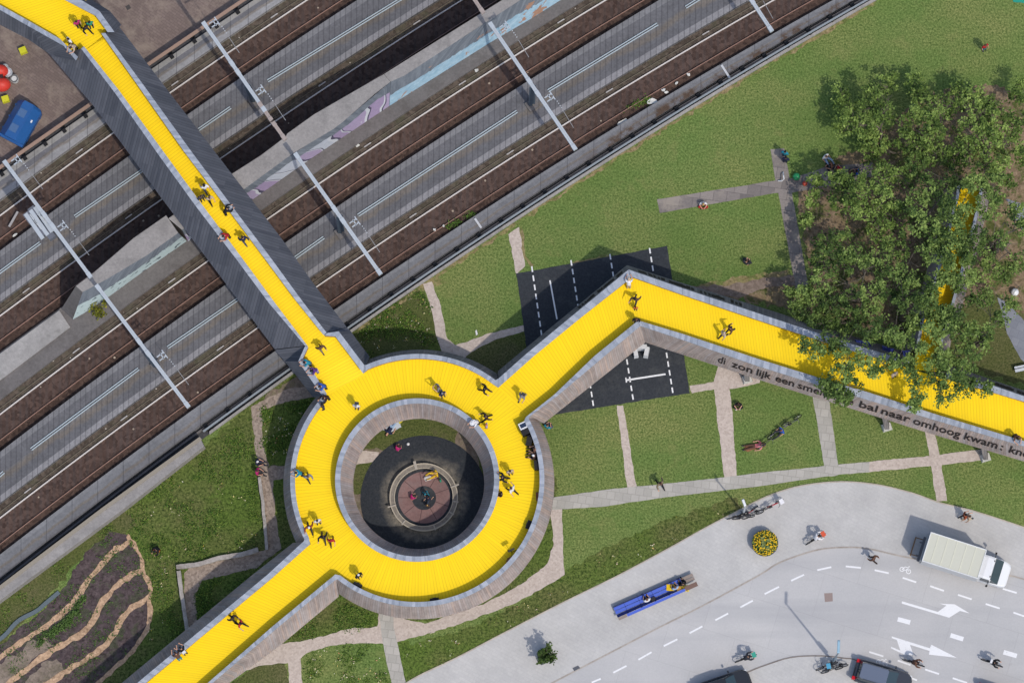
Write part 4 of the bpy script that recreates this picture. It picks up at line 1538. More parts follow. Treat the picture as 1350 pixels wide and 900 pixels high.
# --- side arm going under the trees
cl = [(1222, 486), (1224, 462), (1231, 425), (1243, 392), (1256, 345), (1268, 298), (1277, 262), (1279, 246)]
lf, rt = [], []
for i, (x, y) in enumerate(cl):
    d = (Vector(cl[min(i + 1, len(cl) - 1)]) - Vector(cl[max(i - 1, 0)])).normalized()
    n_ = Vector((d.y, -d.x))
    lf.append(Vector((x, y)) - Vector((-d.y, d.x)) * -13)
    rt.append(Vector((x, y)) - Vector((-d.y, d.x)) * 13)
lf, rt = rt, lf
if lf[0].x > rt[0].x:
    lf, rt = rt, lf


def side(pts, sgn):
    out = []
    for i, p in enumerate(pts):
        z0 = -.25 * i
        q = P(p.x, p.y, ZT + z0)
        d = P(pts[min(i + 1, len(pts) - 1)].x, pts[min(i + 1, len(pts) - 1)].y, ZT) - P(pts[max(i - 1, 0)].x, pts[max(i - 1, 0)].y, ZT)
        d = d.normalized()
        nn = Vector((-d.y, d.x, 0)) * sgn
        out.append((q, q + nn * .22, Vector((q.x, q.y, ZB + z0)) + nn * .9, ZD + z0))
    return out


Sl, Sr = side(lf[1:], 1), side(rt[1:], -1)
full(Sl, 'clad_brown')
full(Sr[::-1], 'clad_brown')
arm([Vector((e[0].x, e[0].y, e[3])) for e in side(lf, 1)], [Vector((e[0].x, e[0].y, e[3])) for e in side(rt, -1)], .010, 40)

# --- splayed timber columns on white footings
def column(px, py, lean):
    g = P(px, py, 0)
    m = MB()
    m.box((g.x, g.y, .25), (.75, .6, .5), .3, .8)
    col = MB()
    top_ = Vector((g.x + lean[0], g.y + lean[1], ZB + .4))
    col.bar(Vector((g.x, g.y, .45)), top_, .5, .34)
    o = col.build('column', MAT['clad_grey'], bridge)
    f = m.build('footing', plain(206, 204, 198, .8), None)
    f.parent = o
    f.location = -Vector(bridge.location)
    return o


for px, py, l in ((1169, 563, (-.5, .9)), (1299, 603, (-.5, .9)), (985, 500, (-.3, .9)), (690, 640, (0, .2)), (420, 640, (0, .2)), (550, 780, (0, .2)), (550, 508, (0, .2)), (330, 815, (0, .2)), (740, 478, (0, .2))):
    column(px, py, l)
# white vaulting block under the concave bend
m = MB()
g = P(845, 464, 0)
for s in (-1, 1):
    m.box((g.x + s * .42, g.y - .08, .5), (.36, .8, 1.0), -.2 * s, .85)
m.box((g.x, g.y + .25, .62), (1.0, .35, 1.24), 0, .85)
o = m.build('footing', plain(214, 216, 218, .8), bridge)

# --- lettering on the boards
def words(chain, items, vfrac, hfrac, mirror=False, name='lettering'):
    """chain: world outer/bottom polylines (left to right in reading direction)"""
    outs = [e[1] - DZ * .1 for e in chain]
    bots = [e[2] for e in chain]

    def at_px(x):
        # station by picture x of the middle of the boards
        for i in range(len(chain) - 1):
            mx0 = proj((outs[i] + bots[i]) / 2).x
            mx1 = proj((outs[i + 1] + bots[i + 1]) / 2).x
            if mx0 <= x <= mx1:
                t = (x - mx0) / (mx1 - mx0)
                return outs[i].lerp(outs[i + 1], t), bots[i].lerp(bots[i + 1], t)
        return outs[-1], bots[-1]
    for txt, xa, xb in items:
        cu = bpy.data.curves.new('txt', 'FONT')
        cu.body = txt
        cu.offset = .014
        cu.resolution_u = 3
        ob = bpy.data.objects.new('txt', cu)
        COL.objects.link(ob)
        dg = bpy.context.evaluated_depsgraph_get()
        me = bpy.data.meshes.new_from_object(ob.evaluated_get(dg))
        bpy.data.objects.remove(ob)
        xs = [v.co.x for v in me.vertices]
        x0, x1 = min(xs), max(xs)
        mm = MB()
        verts = []
        for v in me.vertices:
            t = (v.co.x - x0) / (x1 - x0)
            o_, b_ = at_px(xa + (xb - xa) * t)
            d = o_ - b_
            e1 = (outs[-1] - outs[0]).normalized()
            d = d - e1 * d.dot(e1)
            nrm = e1.cross(d).normalized()
            if nrm.z < 0:
                nrm = -nrm
            verts.append(b_ + d * (vfrac + v.co.y * hfrac) + nrm * .05)
        for pl in me.polygons:
            mm.face([verts[i] for i in pl.vertices])
        bpy.data.meshes.remove(me)
        mm.build(name, MAT['letter'], bridge)


def proj(w):
    d = w - CAM
    k = d.dot(FWD)
    return Vector((675 + FPX * d.dot(RIGHT) / k, 450 - FPX * d.dot(UP) / k))


words(SEl[::-1], [('di', 951, 960), ('zon', 968, 994), ('lijk', 1000, 1020), ('een', 1026, 1052), ('smeltende', 1057, 1134), ('bal', 1141, 1163), ('naar', 1168, 1203), ('omhoog', 1207, 1266), ('kwam', 1271, 1313), (':', 1317, 1320), ('kne', 1328, 1353)], .34, .7)
# dark marks along the top of the northern boards
def ticks(chain, f0, f1, n):
    o_ = resamp([e[1] - DZ * .1 for e in chain], 200)
    b_ = resamp([e[2] for e in chain], 200)
    m = MB()
    for k in range(n):
        if k % 7 == 6:
            continue
        i = int((f0 + (f1 - f0) * k / n) * 198)
        d = (b_[i] - o_[i])
        t = (o_[i + 1] - o_[i]).normalized()
        nn = t.cross(d).normalized()
        if nn.z < 0:
            nn = -nn
        p = o_[i] + d * .25 + nn * .03
        wv = t * R.uniform(.08, .2)
        m.face([p - wv, p + wv, p + wv + d * R.uniform(.3, .5), p - wv + d * R.uniform(.3, .5)])
    m.build('lettering', MAT['letter'], bridge)


ticks(NEu[1:], .55, .97, 16)
ticks(SEu, .05, .42, 24)
ticks(SEu2, .3, .8, 22)
# ------------------------------------------------------------------ people
def skin_mesh(name, J, E, front):
    names = list(J)
    me = bpy.data.meshes.new(name)
    me.from_pydata([J[k][0] for k in names], [(names.index(a), names.index(b)) for a, b in E], [])
    ob = bpy.data.objects.new(name, me)
    COL.objects.link(ob)
    ob.modifiers.new('skin', 'SKIN')
    sv = me.skin_vertices[0].data
    for i, k in enumerate(names):
        r = J[k][1]
        sv[i].radius = r if isinstance(r, tuple) else (r, r)
        sv[i].use_root = (k == 'pelvis')
    sd = ob.modifiers.new('sub', 'SUBSURF')
    sd.levels = 1
    dg = bpy.context.evaluated_depsgraph_get()
    out = bpy.data.meshes.new_from_object(ob.evaluated_get(dg))
    bpy.data.objects.remove(ob)
    return out


def pose(pelvis, chest, neck, head0, head1, sh, el, wr, hip, kn, an, toe, front=(0, 1, 0)):
    """positions; sh..toe are (left, right) pairs"""
    J = {'pelvis': (pelvis, (.15, .105)), 'waist': (tuple((Vector(pelvis) * .55 + Vector(chest) * .45)), (.135, .1)), 'chest': (chest, (.165, .115)), 'neck': (neck, .06), 'head0': (head0, (.075, .085)), 'headm': (tuple((Vector(head0) + Vector(head1)) / 2 + Vector(front) * .01), (.083, .1)), 'head1': (head1, (.06, .07))}
    E = [('pelvis', 'waist'), ('waist', 'chest'), ('chest', 'neck'), ('neck', 'head0'), ('head0', 'headm'), ('headm', 'head1')]
    for s, i in (('L', 0), ('R', 1)):
        J['sh' + s] = (sh[i], .068)
        J['el' + s] = (el[i], .046)
        J['wr' + s] = (wr[i], .03)
        d = (Vector(wr[i]) - Vector(el[i])).normalized()
        J['pa' + s] = (tuple(Vector(wr[i]) + d * .07), (.042, .022))
        J['hip' + s] = (hip[i], .092)
        J['kn' + s] = (kn[i], .06)
        J['an' + s] = (an[i], .042)
        J['to' + s] = (toe[i], (.042, .034))
        E += [('chest', 'sh' + s), ('sh' + s, 'el' + s), ('el' + s, 'wr' + s), ('wr' + s, 'pa' + s), ('pelvis', 'hip' + s), ('hip' + s, 'kn' + s), ('kn' + s, 'an' + s), ('an' + s, 'to' + s)]
    return J, E, Vector(front)


def mir(x, y, z):
    return ((-x, y, z), (x, y, z))


POSES = {
    'stand': pose((0, 0, .95), (0, 0, 1.32), (0, 0, 1.48), (0, .03, 1.56), (0, .03, 1.73), mir(.185, 0, 1.42), mir(.25, -.03, 1.14), ((-.23, .12, .92), (.25, .06, .9)), mir(.09, 0, .9), mir(.1, .02, .5), mir(.1, -.02, .08), mir(.12, .15, .04)),
    'walk': pose((0, 0, .93), (0, .03, 1.3), (0, .05, 1.46), (0, .08, 1.54), (0, .1, 1.71), mir(.185, .03, 1.4), ((-.26, .16, 1.15), (.27, -.16, 1.14)), ((-.24, .36, 1.02), (.26, -.26, .92)), mir(.09, 0, .88), ((-.1, -.1, .49), (.1, .2, .52)), ((-.1, -.4, .14), (.1, .3, .08)), ((-.11, -.3, .03), (.11, .47, .05))),
    'stride': pose((0, 0, .92), (0, .05, 1.28), (0, .08, 1.44), (0, .12, 1.52), (0, .15, 1.69), mir(.185, .05, 1.38), ((-.27, -.12, 1.14), (.33, .12, 1.16)), ((-.3, -.3, .95), (.36, .38, 1.1)), mir(.09, 0, .87), ((-.1, .24, .53), (.1, -.14, .48)), ((-.1, .42, .09), (.1, -.48, .18)), ((-.11, .58, .07), (.11, -.4, .05))),
    'lean': pose((0, -.16, .93), (0, .04, 1.26), (0, .14, 1.4), (0, .2, 1.46), (0, .28, 1.61), mir(.185, .08, 1.36), mir(.28, .3, 1.17), mir(.16, .52, 1.19), mir(.09, -.16, .88), mir(.1, -.12, .48), mir(.1, -.24, .08), mir(.12, -.08, .04)),
    'photo': pose((0, 0, .95), (0, 0, 1.32), (0, 0, 1.48), (0, .03, 1.56), (0, .03, 1.73), mir(.185, 0, 1.42), mir(.31, .12, 1.25), mir(.1, .34, 1.48), mir(.09, 0, .9), mir(.11, .02, .5), mir(.13, -.02, .08), mir(.15, .15, .04)),
    'sit': pose((0, 0, .55), (0, -.04, .92), (0, -.02, 1.08), (0, .03, 1.16), (0, .04, 1.33), mir(.185, -.03, 1.02), mir(.26, .08, .78), mir(.16, .33, .68), mir(.1, .02, .52), mir(.13, .45, .5), mir(.13, .5, .09), mir(.14, .66, .05)),
    'floor': pose((0, 0, .12), (0, -.1, .46), (0, -.06, .61), (0, 0, .69), (0, .02, .86), mir(.185, -.09, .56), mir(.28, -.1, .31), mir(.26, .16, .22), mir(.1, .03, .11), mir(.2, .4, .36), mir(.16, .72, .08), mir(.17, .85, .12)),
    'cross': pose((0, 0, .12), (0, .02, .47), (0, .08, .61), (0, .14, .68), (0, .18, .84), mir(.185, .04, .57), mir(.28, .12, .33), mir(.12, .36, .3), mir(.1, .03, .12), mir(.36, .28, .17), ((.06, .38, .08), (-.06, .34, .1)), ((.2, .42, .06), (-.2, .38, .08))),
    'lie': pose((0, 0, .12), (0, -.38, .14), (0, -.54, .14), (0, -.62, .16), (0, -.79, .17), mir(.185, -.48, .13), mir(.36, -.32, .09), mir(.34, -.04, .08), mir(.09, .06, .12), mir(.13, .46, .18), mir(.15, .86, .08), mir(.18, .95, .2), (0, 0, 1)),
    'ride': pose((0, -.12, 1.0), (0, .08, 1.34), (0, .17, 1.48), (0, .24, 1.55), (0, .28, 1.71), mir(.185, .13, 1.43), mir(.29, .3, 1.2), mir(.25, .52, 1.07), mir(.09, -.1, .97), ((-.12, .2, .72), (.12, .26, .86)), ((-.12, .04, .32), (.12, .1, .52)), ((-.13, .2, .3), (.13, .26, .5))),
    'crouch': pose((0, -.06, .36), (0, .1, .68), (0, .2, .8), (0, .27, .85), (0, .36, .99), mir(.185, .14, .76), mir(.28, .32, .56), mir(.16, .5, .4), mir(.1, -.04, .36), mir(.18, .3, .48), mir(.13, .02, .08), mir(.15, .17, .04)),
}
_pm = {}
SKIN = plain(214, 166, 138, .6)


def pose_meshes(kind):
    if kind in _pm:
        return _pm[kind]
    J, E, front = POSES[kind]
    base = skin_mesh('person_' + kind, J, E, front)
    segs = [(a, b, Vector(J[a][0]), Vector(J[b][0])) for a, b in E]

    def bone(c):
        best = None
        for a, b, p, q in segs:
            d = q - p
            t = max(0, min(1, (c - p).dot(d) / max(1e-9, d.length_squared)))
            r0 = J[a][1]
            r1 = J[b][1]
            r = (max(r0) if isinstance(r0, tuple) else r0) * (1 - t) + (max(r1) if isinstance(r1, tuple) else r1) * t
            k = (c - p - d * t).length / r
            if best is None or k < best[0]:
                best = (k, a, b, t)
        return best[1:]
    base.update()
    vn = [v.normal.copy() for v in base.vertices]
    vc = [v.co.copy() for v in base.vertices]
    h0, h1 = Vector(J['head0'][0]), Vector(J['head1'][0])
    hu = (h1 - h0).normalized()
    hf = (front - hu * front.dot(hu)).normalized()
    groups = {'shirt': [], 'sleeve': [], 'trousers': [], 'shoes': [], 'hair': [], 'hairlong': []}
    for p in base.polygons:
        c = p.center
        a, b, t = bone(c)
        if a == 'pelvis' and b.startswith('hip'):
            groups['trousers'].append(p.index)
        elif a in ('pelvis', 'waist', 'chest') and not b.startswith('hip'):
            if not (b == 'neck' and t > .55):
                groups['shirt' if not (a == 'pelvis' and t < .3) else 'trousers'].append(p.index)
        elif a.startswith('sh'):
            groups['shirt'].append(p.index) if t < .75 else groups['sleeve'].append(p.index)
        elif a.startswith('el') and t < .9:
            groups['sleeve'].append(p.index)
        elif a.startswith('hip') or (a.startswith('kn') and t < .93):
            groups['trousers'].append(p.index)
        elif a.startswith('an') or (a.startswith('kn') and t >= .93):
            groups['shoes'].append(p.index)
        elif a in ('head0', 'headm'):
            k, fz = (c - h0).dot(hu) / (h1 - h0).length, (c - h0).dot(hf)
            if k > .8 or (k > -.05 and fz < .01):
                groups['hair'].append(p.index)
            if k > .78 or fz < .015:
                groups['hairlong'].append(p.index)
        elif a == 'neck':
            if (c - h0).dot(hf) < .0:
                groups['hairlong'].append(p.index)

    def shell(name, idx, off):
        vs, fs, mp = [], [], {}
        for i in idx:
            f = []
            for v in base.polygons[i].vertices:
                if v not in mp:
                    mp[v] = len(vs)
                    vs.append(vc[v] + vn[v] * off)
                f.append(mp[v])
            fs.append(f)
        me = bpy.data.meshes.new(name)
        me.from_pydata(vs, [], fs)
        me.polygons.foreach_set('use_smooth', [True] * len(fs))
        me.materials.append(SKIN)
        me.update()
        return me
    out = {'shirt': shell('shirt', groups['shirt'], .016), 'jacket': shell('jacket', groups['shirt'] + groups['sleeve'], .024), 'trousers': shell('trousers', groups['trousers'], .015),
           'shoes': shell('shoes', groups['shoes'], .013), 'hair': shell('hair', groups['hair'], .022), 'hairlong': shell('hair', groups['hairlong'], .03)}
    # body: add fingers, nose, ears to the same surface
    bm = bmesh.new()
    bm.from_mesh(base)
    ex = MB()
    for s, sg in (('L', -1), ('R', 1)):
        e, w, pa = (Vector(J[k + s][0]) for k in ('el', 'wr', 'pa'))
        d = (w - e).normalized()
        sd = d.cross(Vector((0, 0, 1)) if abs(d.z) < .8 else Vector((sg, 0, 0))).normalized()
        up = sd.cross(d)
        for q, ln in ((-.03, .062), (-.01, .074), (.01, .07), (.028, .056)):
            p0 = pa + sd * q - d * .01
            ex.tube([p0, p0 + d * ln * .5, p0 + d * ln * .9 - up * .018, p0 + d * ln * 1.05 - up * .036], [.0095, .009, .008, .006], 6)
        p0 = w + d * .035 + sd * .035
        ex.tube([p0, p0 + sd * .025 + d * .02, p0 + sd * .035 + d * .055 - up * .01], [.012, .011, .008], 6)
    hm = (h0 + h1) / 2
    ex.ball(hm + hf * .105 - hu * .008, .02, 8, (.7, .9, 1))
    hs = hu.cross(hf).normalized()
    for sg in (-1, 1):
        ex.ball(hm + hs * sg * .083, .03, 8, (.5, .6, 1))
    tmp = ex.mesh('tmp', None)
    bm.from_mesh(tmp)
    me = bpy.data.meshes.new('person')
    bm.to_mesh(me)
    bm.free()
    me.polygons.foreach_set('use_smooth', [True] * len(me.polygons))
    me.materials.append(SKIN)
    eye = MB()
    for sg in (-1, 1):
        eye.ball(hm + hf * .088 + hs * sg * .035 + hu * .012, .014, 6)
    em = eye.mesh('eyes', plain(30, 24, 20))
    out['body'] = me
    out['eyes'] = em
    _pm[kind] = out
    return out


C = {'black': (34, 34, 38), 'navy': (38, 44, 72), 'white': (226, 226, 228), 'grey': (128, 130, 136), 'brown': (96, 70, 58), 'dkbrown': (58, 44, 40), 'red': (176, 44, 48), 'teal': (44, 138, 160), 'purple': (92, 58, 128),
     'magenta': (190, 44, 118), 'green': (40, 150, 120), 'blue': (54, 92, 178), 'beige': (190, 172, 150), 'rust': (150, 78, 52), 'lilac': (156, 148, 190), 'yellow': (226, 186, 48), 'pink': (226, 130, 136), 'orange': (222, 120, 44),
     'jeans': (66, 78, 104), 'khaki': (130, 118, 96), 'skin': (214, 166, 138), 'blond': (186, 152, 96), 'ltblue': (150, 176, 206), 'charcoal': (58, 60, 66)}


def person(px, py, z, kind, face, top, legs, hair, label, long=False, jacket=False, scale=1.0, hat=None, skin=None, shoes='charcoal', dz=0.0, bag=None):
    """face: direction the figure looks, degrees on the picture (0 right, 90 up)"""
    g = P(px, py, z)
    g.z += dz
    ms = pose_meshes(kind)
    t = bpy.data.objects.new('person', ms['body'])
    COL.objects.link(t)
    t.location = g
    t.rotation_euler = (0, 0, rad(face - 90))
    t.scale = (scale,) * 3
    t.material_slots[0].link = 'OBJECT'
    t.material_slots[0].material = plain(*C[skin]) if skin else SKIN
    tag(t, label, 'person')

    def part(key, name, col):
        o = bpy.data.objects.new(name, ms[key])
        COL.objects.link(o)
        o.parent = t
        o.material_slots[0].link = 'OBJECT'
        o.material_slots[0].material = plain(*C[col], .85, 0.0, .2) if not isinstance(col, tuple) else plain(*col)
        return o
    part('jacket' if jacket else 'shirt', 'jacket' if jacket else 'shirt', top)
    part('trousers', 'trousers', legs)
    part('shoes', 'shoes', shoes)
    if hair:
        part('hairlong' if long else 'hair', 'hair', hair)
    if hat:
        J, E, fr = POSES[kind]
        h1 = Vector(J['head1'][0])
        m = MB()
        m.cyl(h1 + Vector((0, 0, -.02)), .19, .02, 14)
        m.cyl(h1, .11, .09, 14, .09)
        o = m.build('hat', plain(*C[hat]), t, world=False)
    if bag:
        J, E, fr = POSES[kind]
        c = Vector(J['chest'][0]) - fr * .2
        m = MB()
        m.box((c.x, c.y, c.z - .02), (.3, .17, .42), 0, .9)
        o = m.build('backpack', plain(*C[bag]), t, world=False)
        bevel(o, .05)
    return t


def zdk(x, y):
    return ZD + (rise(y) if x < 445 and y < 516 else 0)


def onb(px, py, *a, **k):
    return person(px, py, zdk(px, py), *a, **k)


# on the yard platform and the railway bridge
onb(104, 35, 'stand', -60, 'magenta', 'black', 'dkbrown', 'person in a magenta top on the yellow landing at the upper left', long=True)
onb(115, 41, 'stride', -40, 'black', 'black', 'dkbrown', 'person in black striding between the magenta and green tops', jacket=True)
onb(121, 36, 'stand', -70, 'green', 'black', 'black', 'person in a green top at the right side of the upper left landing', long=True)
onb(94, 58, 'stand', 220, 'white', 'jeans', 'black', 'dark haired person in white beside the left parapet of the landing')
onb(99, 66, 'lean', 235, 'beige', 'charcoal', 'dkbrown', 'person in beige leaning in the notch of the landing parapet')
onb(272, 251, 'walk', 120, 'white', 'jeans', 'black', 'dark haired person in white, uppermost of three on the railway bridge', long=True)
onb(267, 264, 'stand', 300, 'charcoal', 'black', 'dkbrown', 'person in charcoal at the left parapet of the railway bridge', jacket=True)
onb(278, 265, 'walk', 300, 'beige', 'black', 'brown', 'person in beige walking in the middle of the railway bridge')
onb(300, 281, 'lean', 30, 'black', 'black', 'black', 'person in black leaning on the right parapet of the railway bridge', jacket=True)
onb(300, 314, 'lean', 215, 'red', 'black', 'dkbrown', 'person in a red top leaning on the left parapet of the railway bridge')
onb(323, 319, 'walk', 130, 'navy', 'jeans', 'dkbrown', 'person in navy on the railway bridge, the last before the ring', jacket=True)
onb(424, 461, 'walk', -50, 'brown', 'khaki', 'brown', 'person in a brown top alone where the railway bridge widens', jacket=True)
onb(407, 481, 'lean', 190, 'teal', 'jeans', 'black', 'person in a teal top leaning on the left parapet before the ring')
onb(416, 491, 'lean', 205, 'purple', 'lilac', 'black', 'person in purple between the teal and blue tops at the left parapet', long=True)
onb(427, 512, 'lean', 200, 'blue', 'charcoal', 'dkbrown', 'person in a blue top leaning on the left parapet near the ring corner')
onb(431, 527, 'lean', 215, 'dkbrown', 'black', 'black', 'person in a dark brown jacket leaning at the ring corner, upper of two', jacket=True)
onb(427, 538, 'stand', 200, 'charcoal', 'charcoal', 'dkbrown', 'person in charcoal standing at the ring corner, lower of two', jacket=True)
# on the ring
onb(471, 538, 'stand', -100, 'white', 'charcoal', 'grey', 'grey haired person in white alone on the upper left of the ring', bag='charcoal')
onb(579, 514, 'photo', 190, 'grey', 'khaki', 'brown', 'person in grey taking a photo at the top of the ring')
onb(584, 522, 'stand', -60, 'navy', 'jeans', 'grey', 'person in navy behind the one taking a photo at the top of the ring', bag='charcoal')
onb(639, 515, 'stride', -20, 'black', 'black', 'black', 'person in black striding near the upper right corner of the ring', jacket=True)
onb(628, 559, 'lean', 210, 'white', 'black', 'brown', 'person in a broad white hat at the inner parapet of the ring', hat='white')
onb(642, 552, 'stride', 200, 'dkbrown', 'black', 'black', 'person in dark brown beside the one with the white hat', jacket=True)
onb(642, 563, 'stand', 180, 'lilac', 'jeans', 'orange', 'child in lilac below the person with the white hat', scale=.75)
onb(689, 525, 'walk', -120, 'grey', 'beige', 'grey', 'person in grey walking where the ring meets the right arm', bag='charcoal')
onb(673, 624, 'stand', -70, 'beige', 'jeans', 'dkbrown', 'person in beige on the right of the ring beside the one in black')
onb(664, 632, 'stride', 175, 'black', 'black', 'black', 'person in black stretching an arm over the inner parapet of the ring', jacket=True)
onb(676, 648, 'stride', 140, 'white', 'black', 'dkbrown', 'person in white and black walking on the right of the ring')
onb(661, 652, 'sit', 180, 'black', 'black', 'black', 'small figure in black sitting against the inner parapet of the ring', scale=.8, dz=-.3)
onb(705, 594, 'sit', 170, 'brown', 'black', 'dkbrown', 'person in brown sitting on a case at the right parapet, upper of two', dz=-.08)
onb(704, 603, 'sit', 165, 'dkbrown', 'black', 'white', 'white haired person sitting on a case at the right parapet, lower of two', dz=-.08)
onb(396, 626, 'lean', 185, 'teal', 'black', 'black', 'person in a teal top at the left parapet of the ring')
onb(407, 630, 'walk', -60, 'grey', 'charcoal', 'brown', 'person in grey beside the teal top on the left of the ring', jacket=True)
onb(409, 696, 'stride', -80, 'rust', 'charcoal', 'white', 'white haired person in a rust red jacket on the lower left of the ring', jacket=True)
onb(420, 689, 'stand', -70, 'white', 'charcoal', 'black', 'dark haired person in white on the lower left of the ring')
onb(427, 709, 'stride', -85, 'black', 'charcoal', 'black', 'person in a black jacket walking between the white and red tops', jacket=True)
onb(438, 714, 'walk', -85, 'red', 'dkbrown', 'red', 'person in a red top walking at the left end of the row of four')
onb(474, 760, 'stand', -50, 'black', 'charcoal', 'white', 'person in black with white hair at the lower left of the ring', jacket=True)
# on the arms
onb(308, 816, 'walk', -30, 'dkbrown', 'black', 'black', 'person in dark brown walking on the lower left arm', jacket=True)
onb(318, 823, 'stride', -25, 'red', 'black', 'black', 'person in red and black walking on the lower left arm')
onb(243, 859, 'lean', 130, 'black', 'charcoal', 'black', 'person in black with a white bag leaning at the parapet of the lower left arm', bag='white')
onb(236, 866, 'lean', 125, 'brown', 'teal', 'dkbrown', 'person in brown and teal leaning at the parapet of the lower left arm')
onb(829, 376, 'lean', 90, 'white', 'beige', 'beige', 'person in white leaning in the sharp bend of the right arm')
onb(838, 397, 'stride', -110, 'brown', 'charcoal', 'black', 'person in dark clothes below the bend of the right arm', jacket=True)
onb(838, 408, 'stand', -90, 'orange', 'charcoal', 'dkbrown', 'small child in orange below the bend of the right arm', scale=.65)
onb(839, 425, 'stand', -95, 'black', 'black', 'brown', 'person in black standing at the lower parapet in the bend', jacket=True)
onb(962, 437, 'walk', 40, 'brown', 'charcoal', 'dkbrown', 'person in dark brown, right of a pair on the right arm', jacket=True)
onb(953, 444, 'walk', 40, 'beige', 'charcoal', 'beige', 'person in beige, left of a pair on the right arm')
onb(1096, 457, 'lean', 70, 'dkbrown', 'black', 'black', 'person in dark brown at the upper parapet under the leaves')
onb(1178, 496, 'stand', -60, 'beige', 'white', 'grey', 'person in beige on the right arm between the leaf sprays')
onb(1338, 578, 'lean', -70, 'brown', 'charcoal', 'dkbrown', 'person in brown leaning on the lower parapet at the right edge', long=True)
# in the ring's court
person(516, 563, .03, 'lie', 60, 'navy', 'ltblue', 'black', 'person in navy lying on a white blanket inside the ring')
person(524, 593, .03, 'crouch', 60, 'magenta', 'navy', 'dkbrown', 'child in magenta crouching at the edge of the black court', scale=.75)
person(574, 625, .5, 'floor', 200, 'yellow', 'yellow', 'blond', 'person in yellow sitting on the round concrete bench', dz=-.02)
person(581, 634, .04, 'stand', 190, 'green', 'teal', 'dkbrown', 'child in green standing beside the round concrete bench', scale=.7)
person(543, 657, .04, 'crouch', 40, 'magenta', 'skin', 'dkbrown', 'child in magenta crouching at the edge of the small dark disc', scale=.75)
person(562, 651, .045, 'stride', -40, 'teal', 'teal', 'dkbrown', 'child in teal at the top of the small dark disc', scale=.65)
person(565, 659, .045, 'stride', 60, 'navy', 'jeans', 'dkbrown', 'child in navy in the middle of the small dark disc', scale=.7)
person(564, 668, .045, 'stand', 80, 'brown', 'charcoal', 'blond', 'blond child at the bottom of the small dark disc', scale=.6, long=True)
# in the park
person(340, 610, .45, 'sit', 0, 'navy', 'navy', 'white', 'white haired person in navy sitting on the stone edging left of the ring', dz=-.5)
person(340, 622, .45, 'sit', -10, 'magenta', 'charcoal', 'brown', 'person in dark pink sitting on the stone edging left of the ring', dz=-.5)
person(209, 724, .02, 'crouch', 230, 'black', 'orange', 'black', 'person in black crouching in the grass beside the garden beds', jacket=True)
person(927, 269, .02, 'cross', -90, 'white', 'red', 'blond', 'person in white and red sitting at the edge of the slab path')
person(983, 348, .01, 'cross', 60, 'charcoal', 'charcoal', 'brown', 'person in charcoal sitting alone on the lawn beside the bridge', jacket=True)
person(1034, 206, .02, 'stand', 70, 'teal', 'navy', 'black', 'person in dark teal at the upper end of the slab path', jacket=True)
person(1035, 214, .02, 'stand', 80, 'navy', 'navy', 'black', 'person in navy at the upper end of the slab path', jacket=True)
person(1089, 209, .01, 'floor', -50, 'white', 'ltblue', 'brown', 'person in white sitting on the lawn at the edge of the trees')
person(1096, 219, .01, 'cross', 200, 'brown', 'black', 'dkbrown', 'person in brown sitting on the ground beside the red top')
person(1105, 226, .02, 'cross', 100, 'red', 'charcoal', 'red', 'person in red sitting on the slab path at the trees')
person(1131, 229, .02, 'cross', 150, 'blue', 'navy', 'black', 'person in blue sitting on the slab path at the trees')
person(1122, 231, .02, 'cross', 60, 'brown', 'charcoal', 'dkbrown', 'person in brown sitting left of the blue top at the trees')
person(1297, 66, .01, 'stand', -60, 'red', 'teal', 'brown', 'person in red standing alone on the upper lawn')
person(973, 533, .01, 'cross', -90, 'black', 'black', 'dkbrown', 'person in black sitting on the lawn right of the clinker path', shoes='white')
person(995, 588, .05, 'lie', 190, 'pink', 'brown', 'brown', 'person in pink lying on the lawn right of the clinker path', long=True)
person(1029, 569, .01, 'floor', 215, 'blue', 'charcoal', 'brown', 'person in a bright blue shirt sitting on the lawn below the lettering')
person(870, 639, .02, 'stride', -60, 'khaki', 'black', 'brown', 'person in khaki and black walking on the grey path', jacket=True)
person(721, 564, .01, 'cross', 60, 'teal', 'jeans', 'brown', 'person in teal sitting on the lawn corner against the ring')
# on the pavement and the road
person(1151, 738, .04, 'walk', 150, 'brown', 'dkbrown', 'dkbrown', 'pedestrian in brown crossing the cycle lane above the dashes', jacket=True)
person(1270, 682, .06, 'walk', 20, 'rust', 'charcoal', 'black', 'pedestrian in rust red on the pavement above the white truck')
person(1275, 684, .06, 'walk', 20, 'beige', 'beige', 'brown', 'pedestrian in beige on the pavement above the white truck')


# ------------------------------------------------------------------ bicycles
_bk = {}


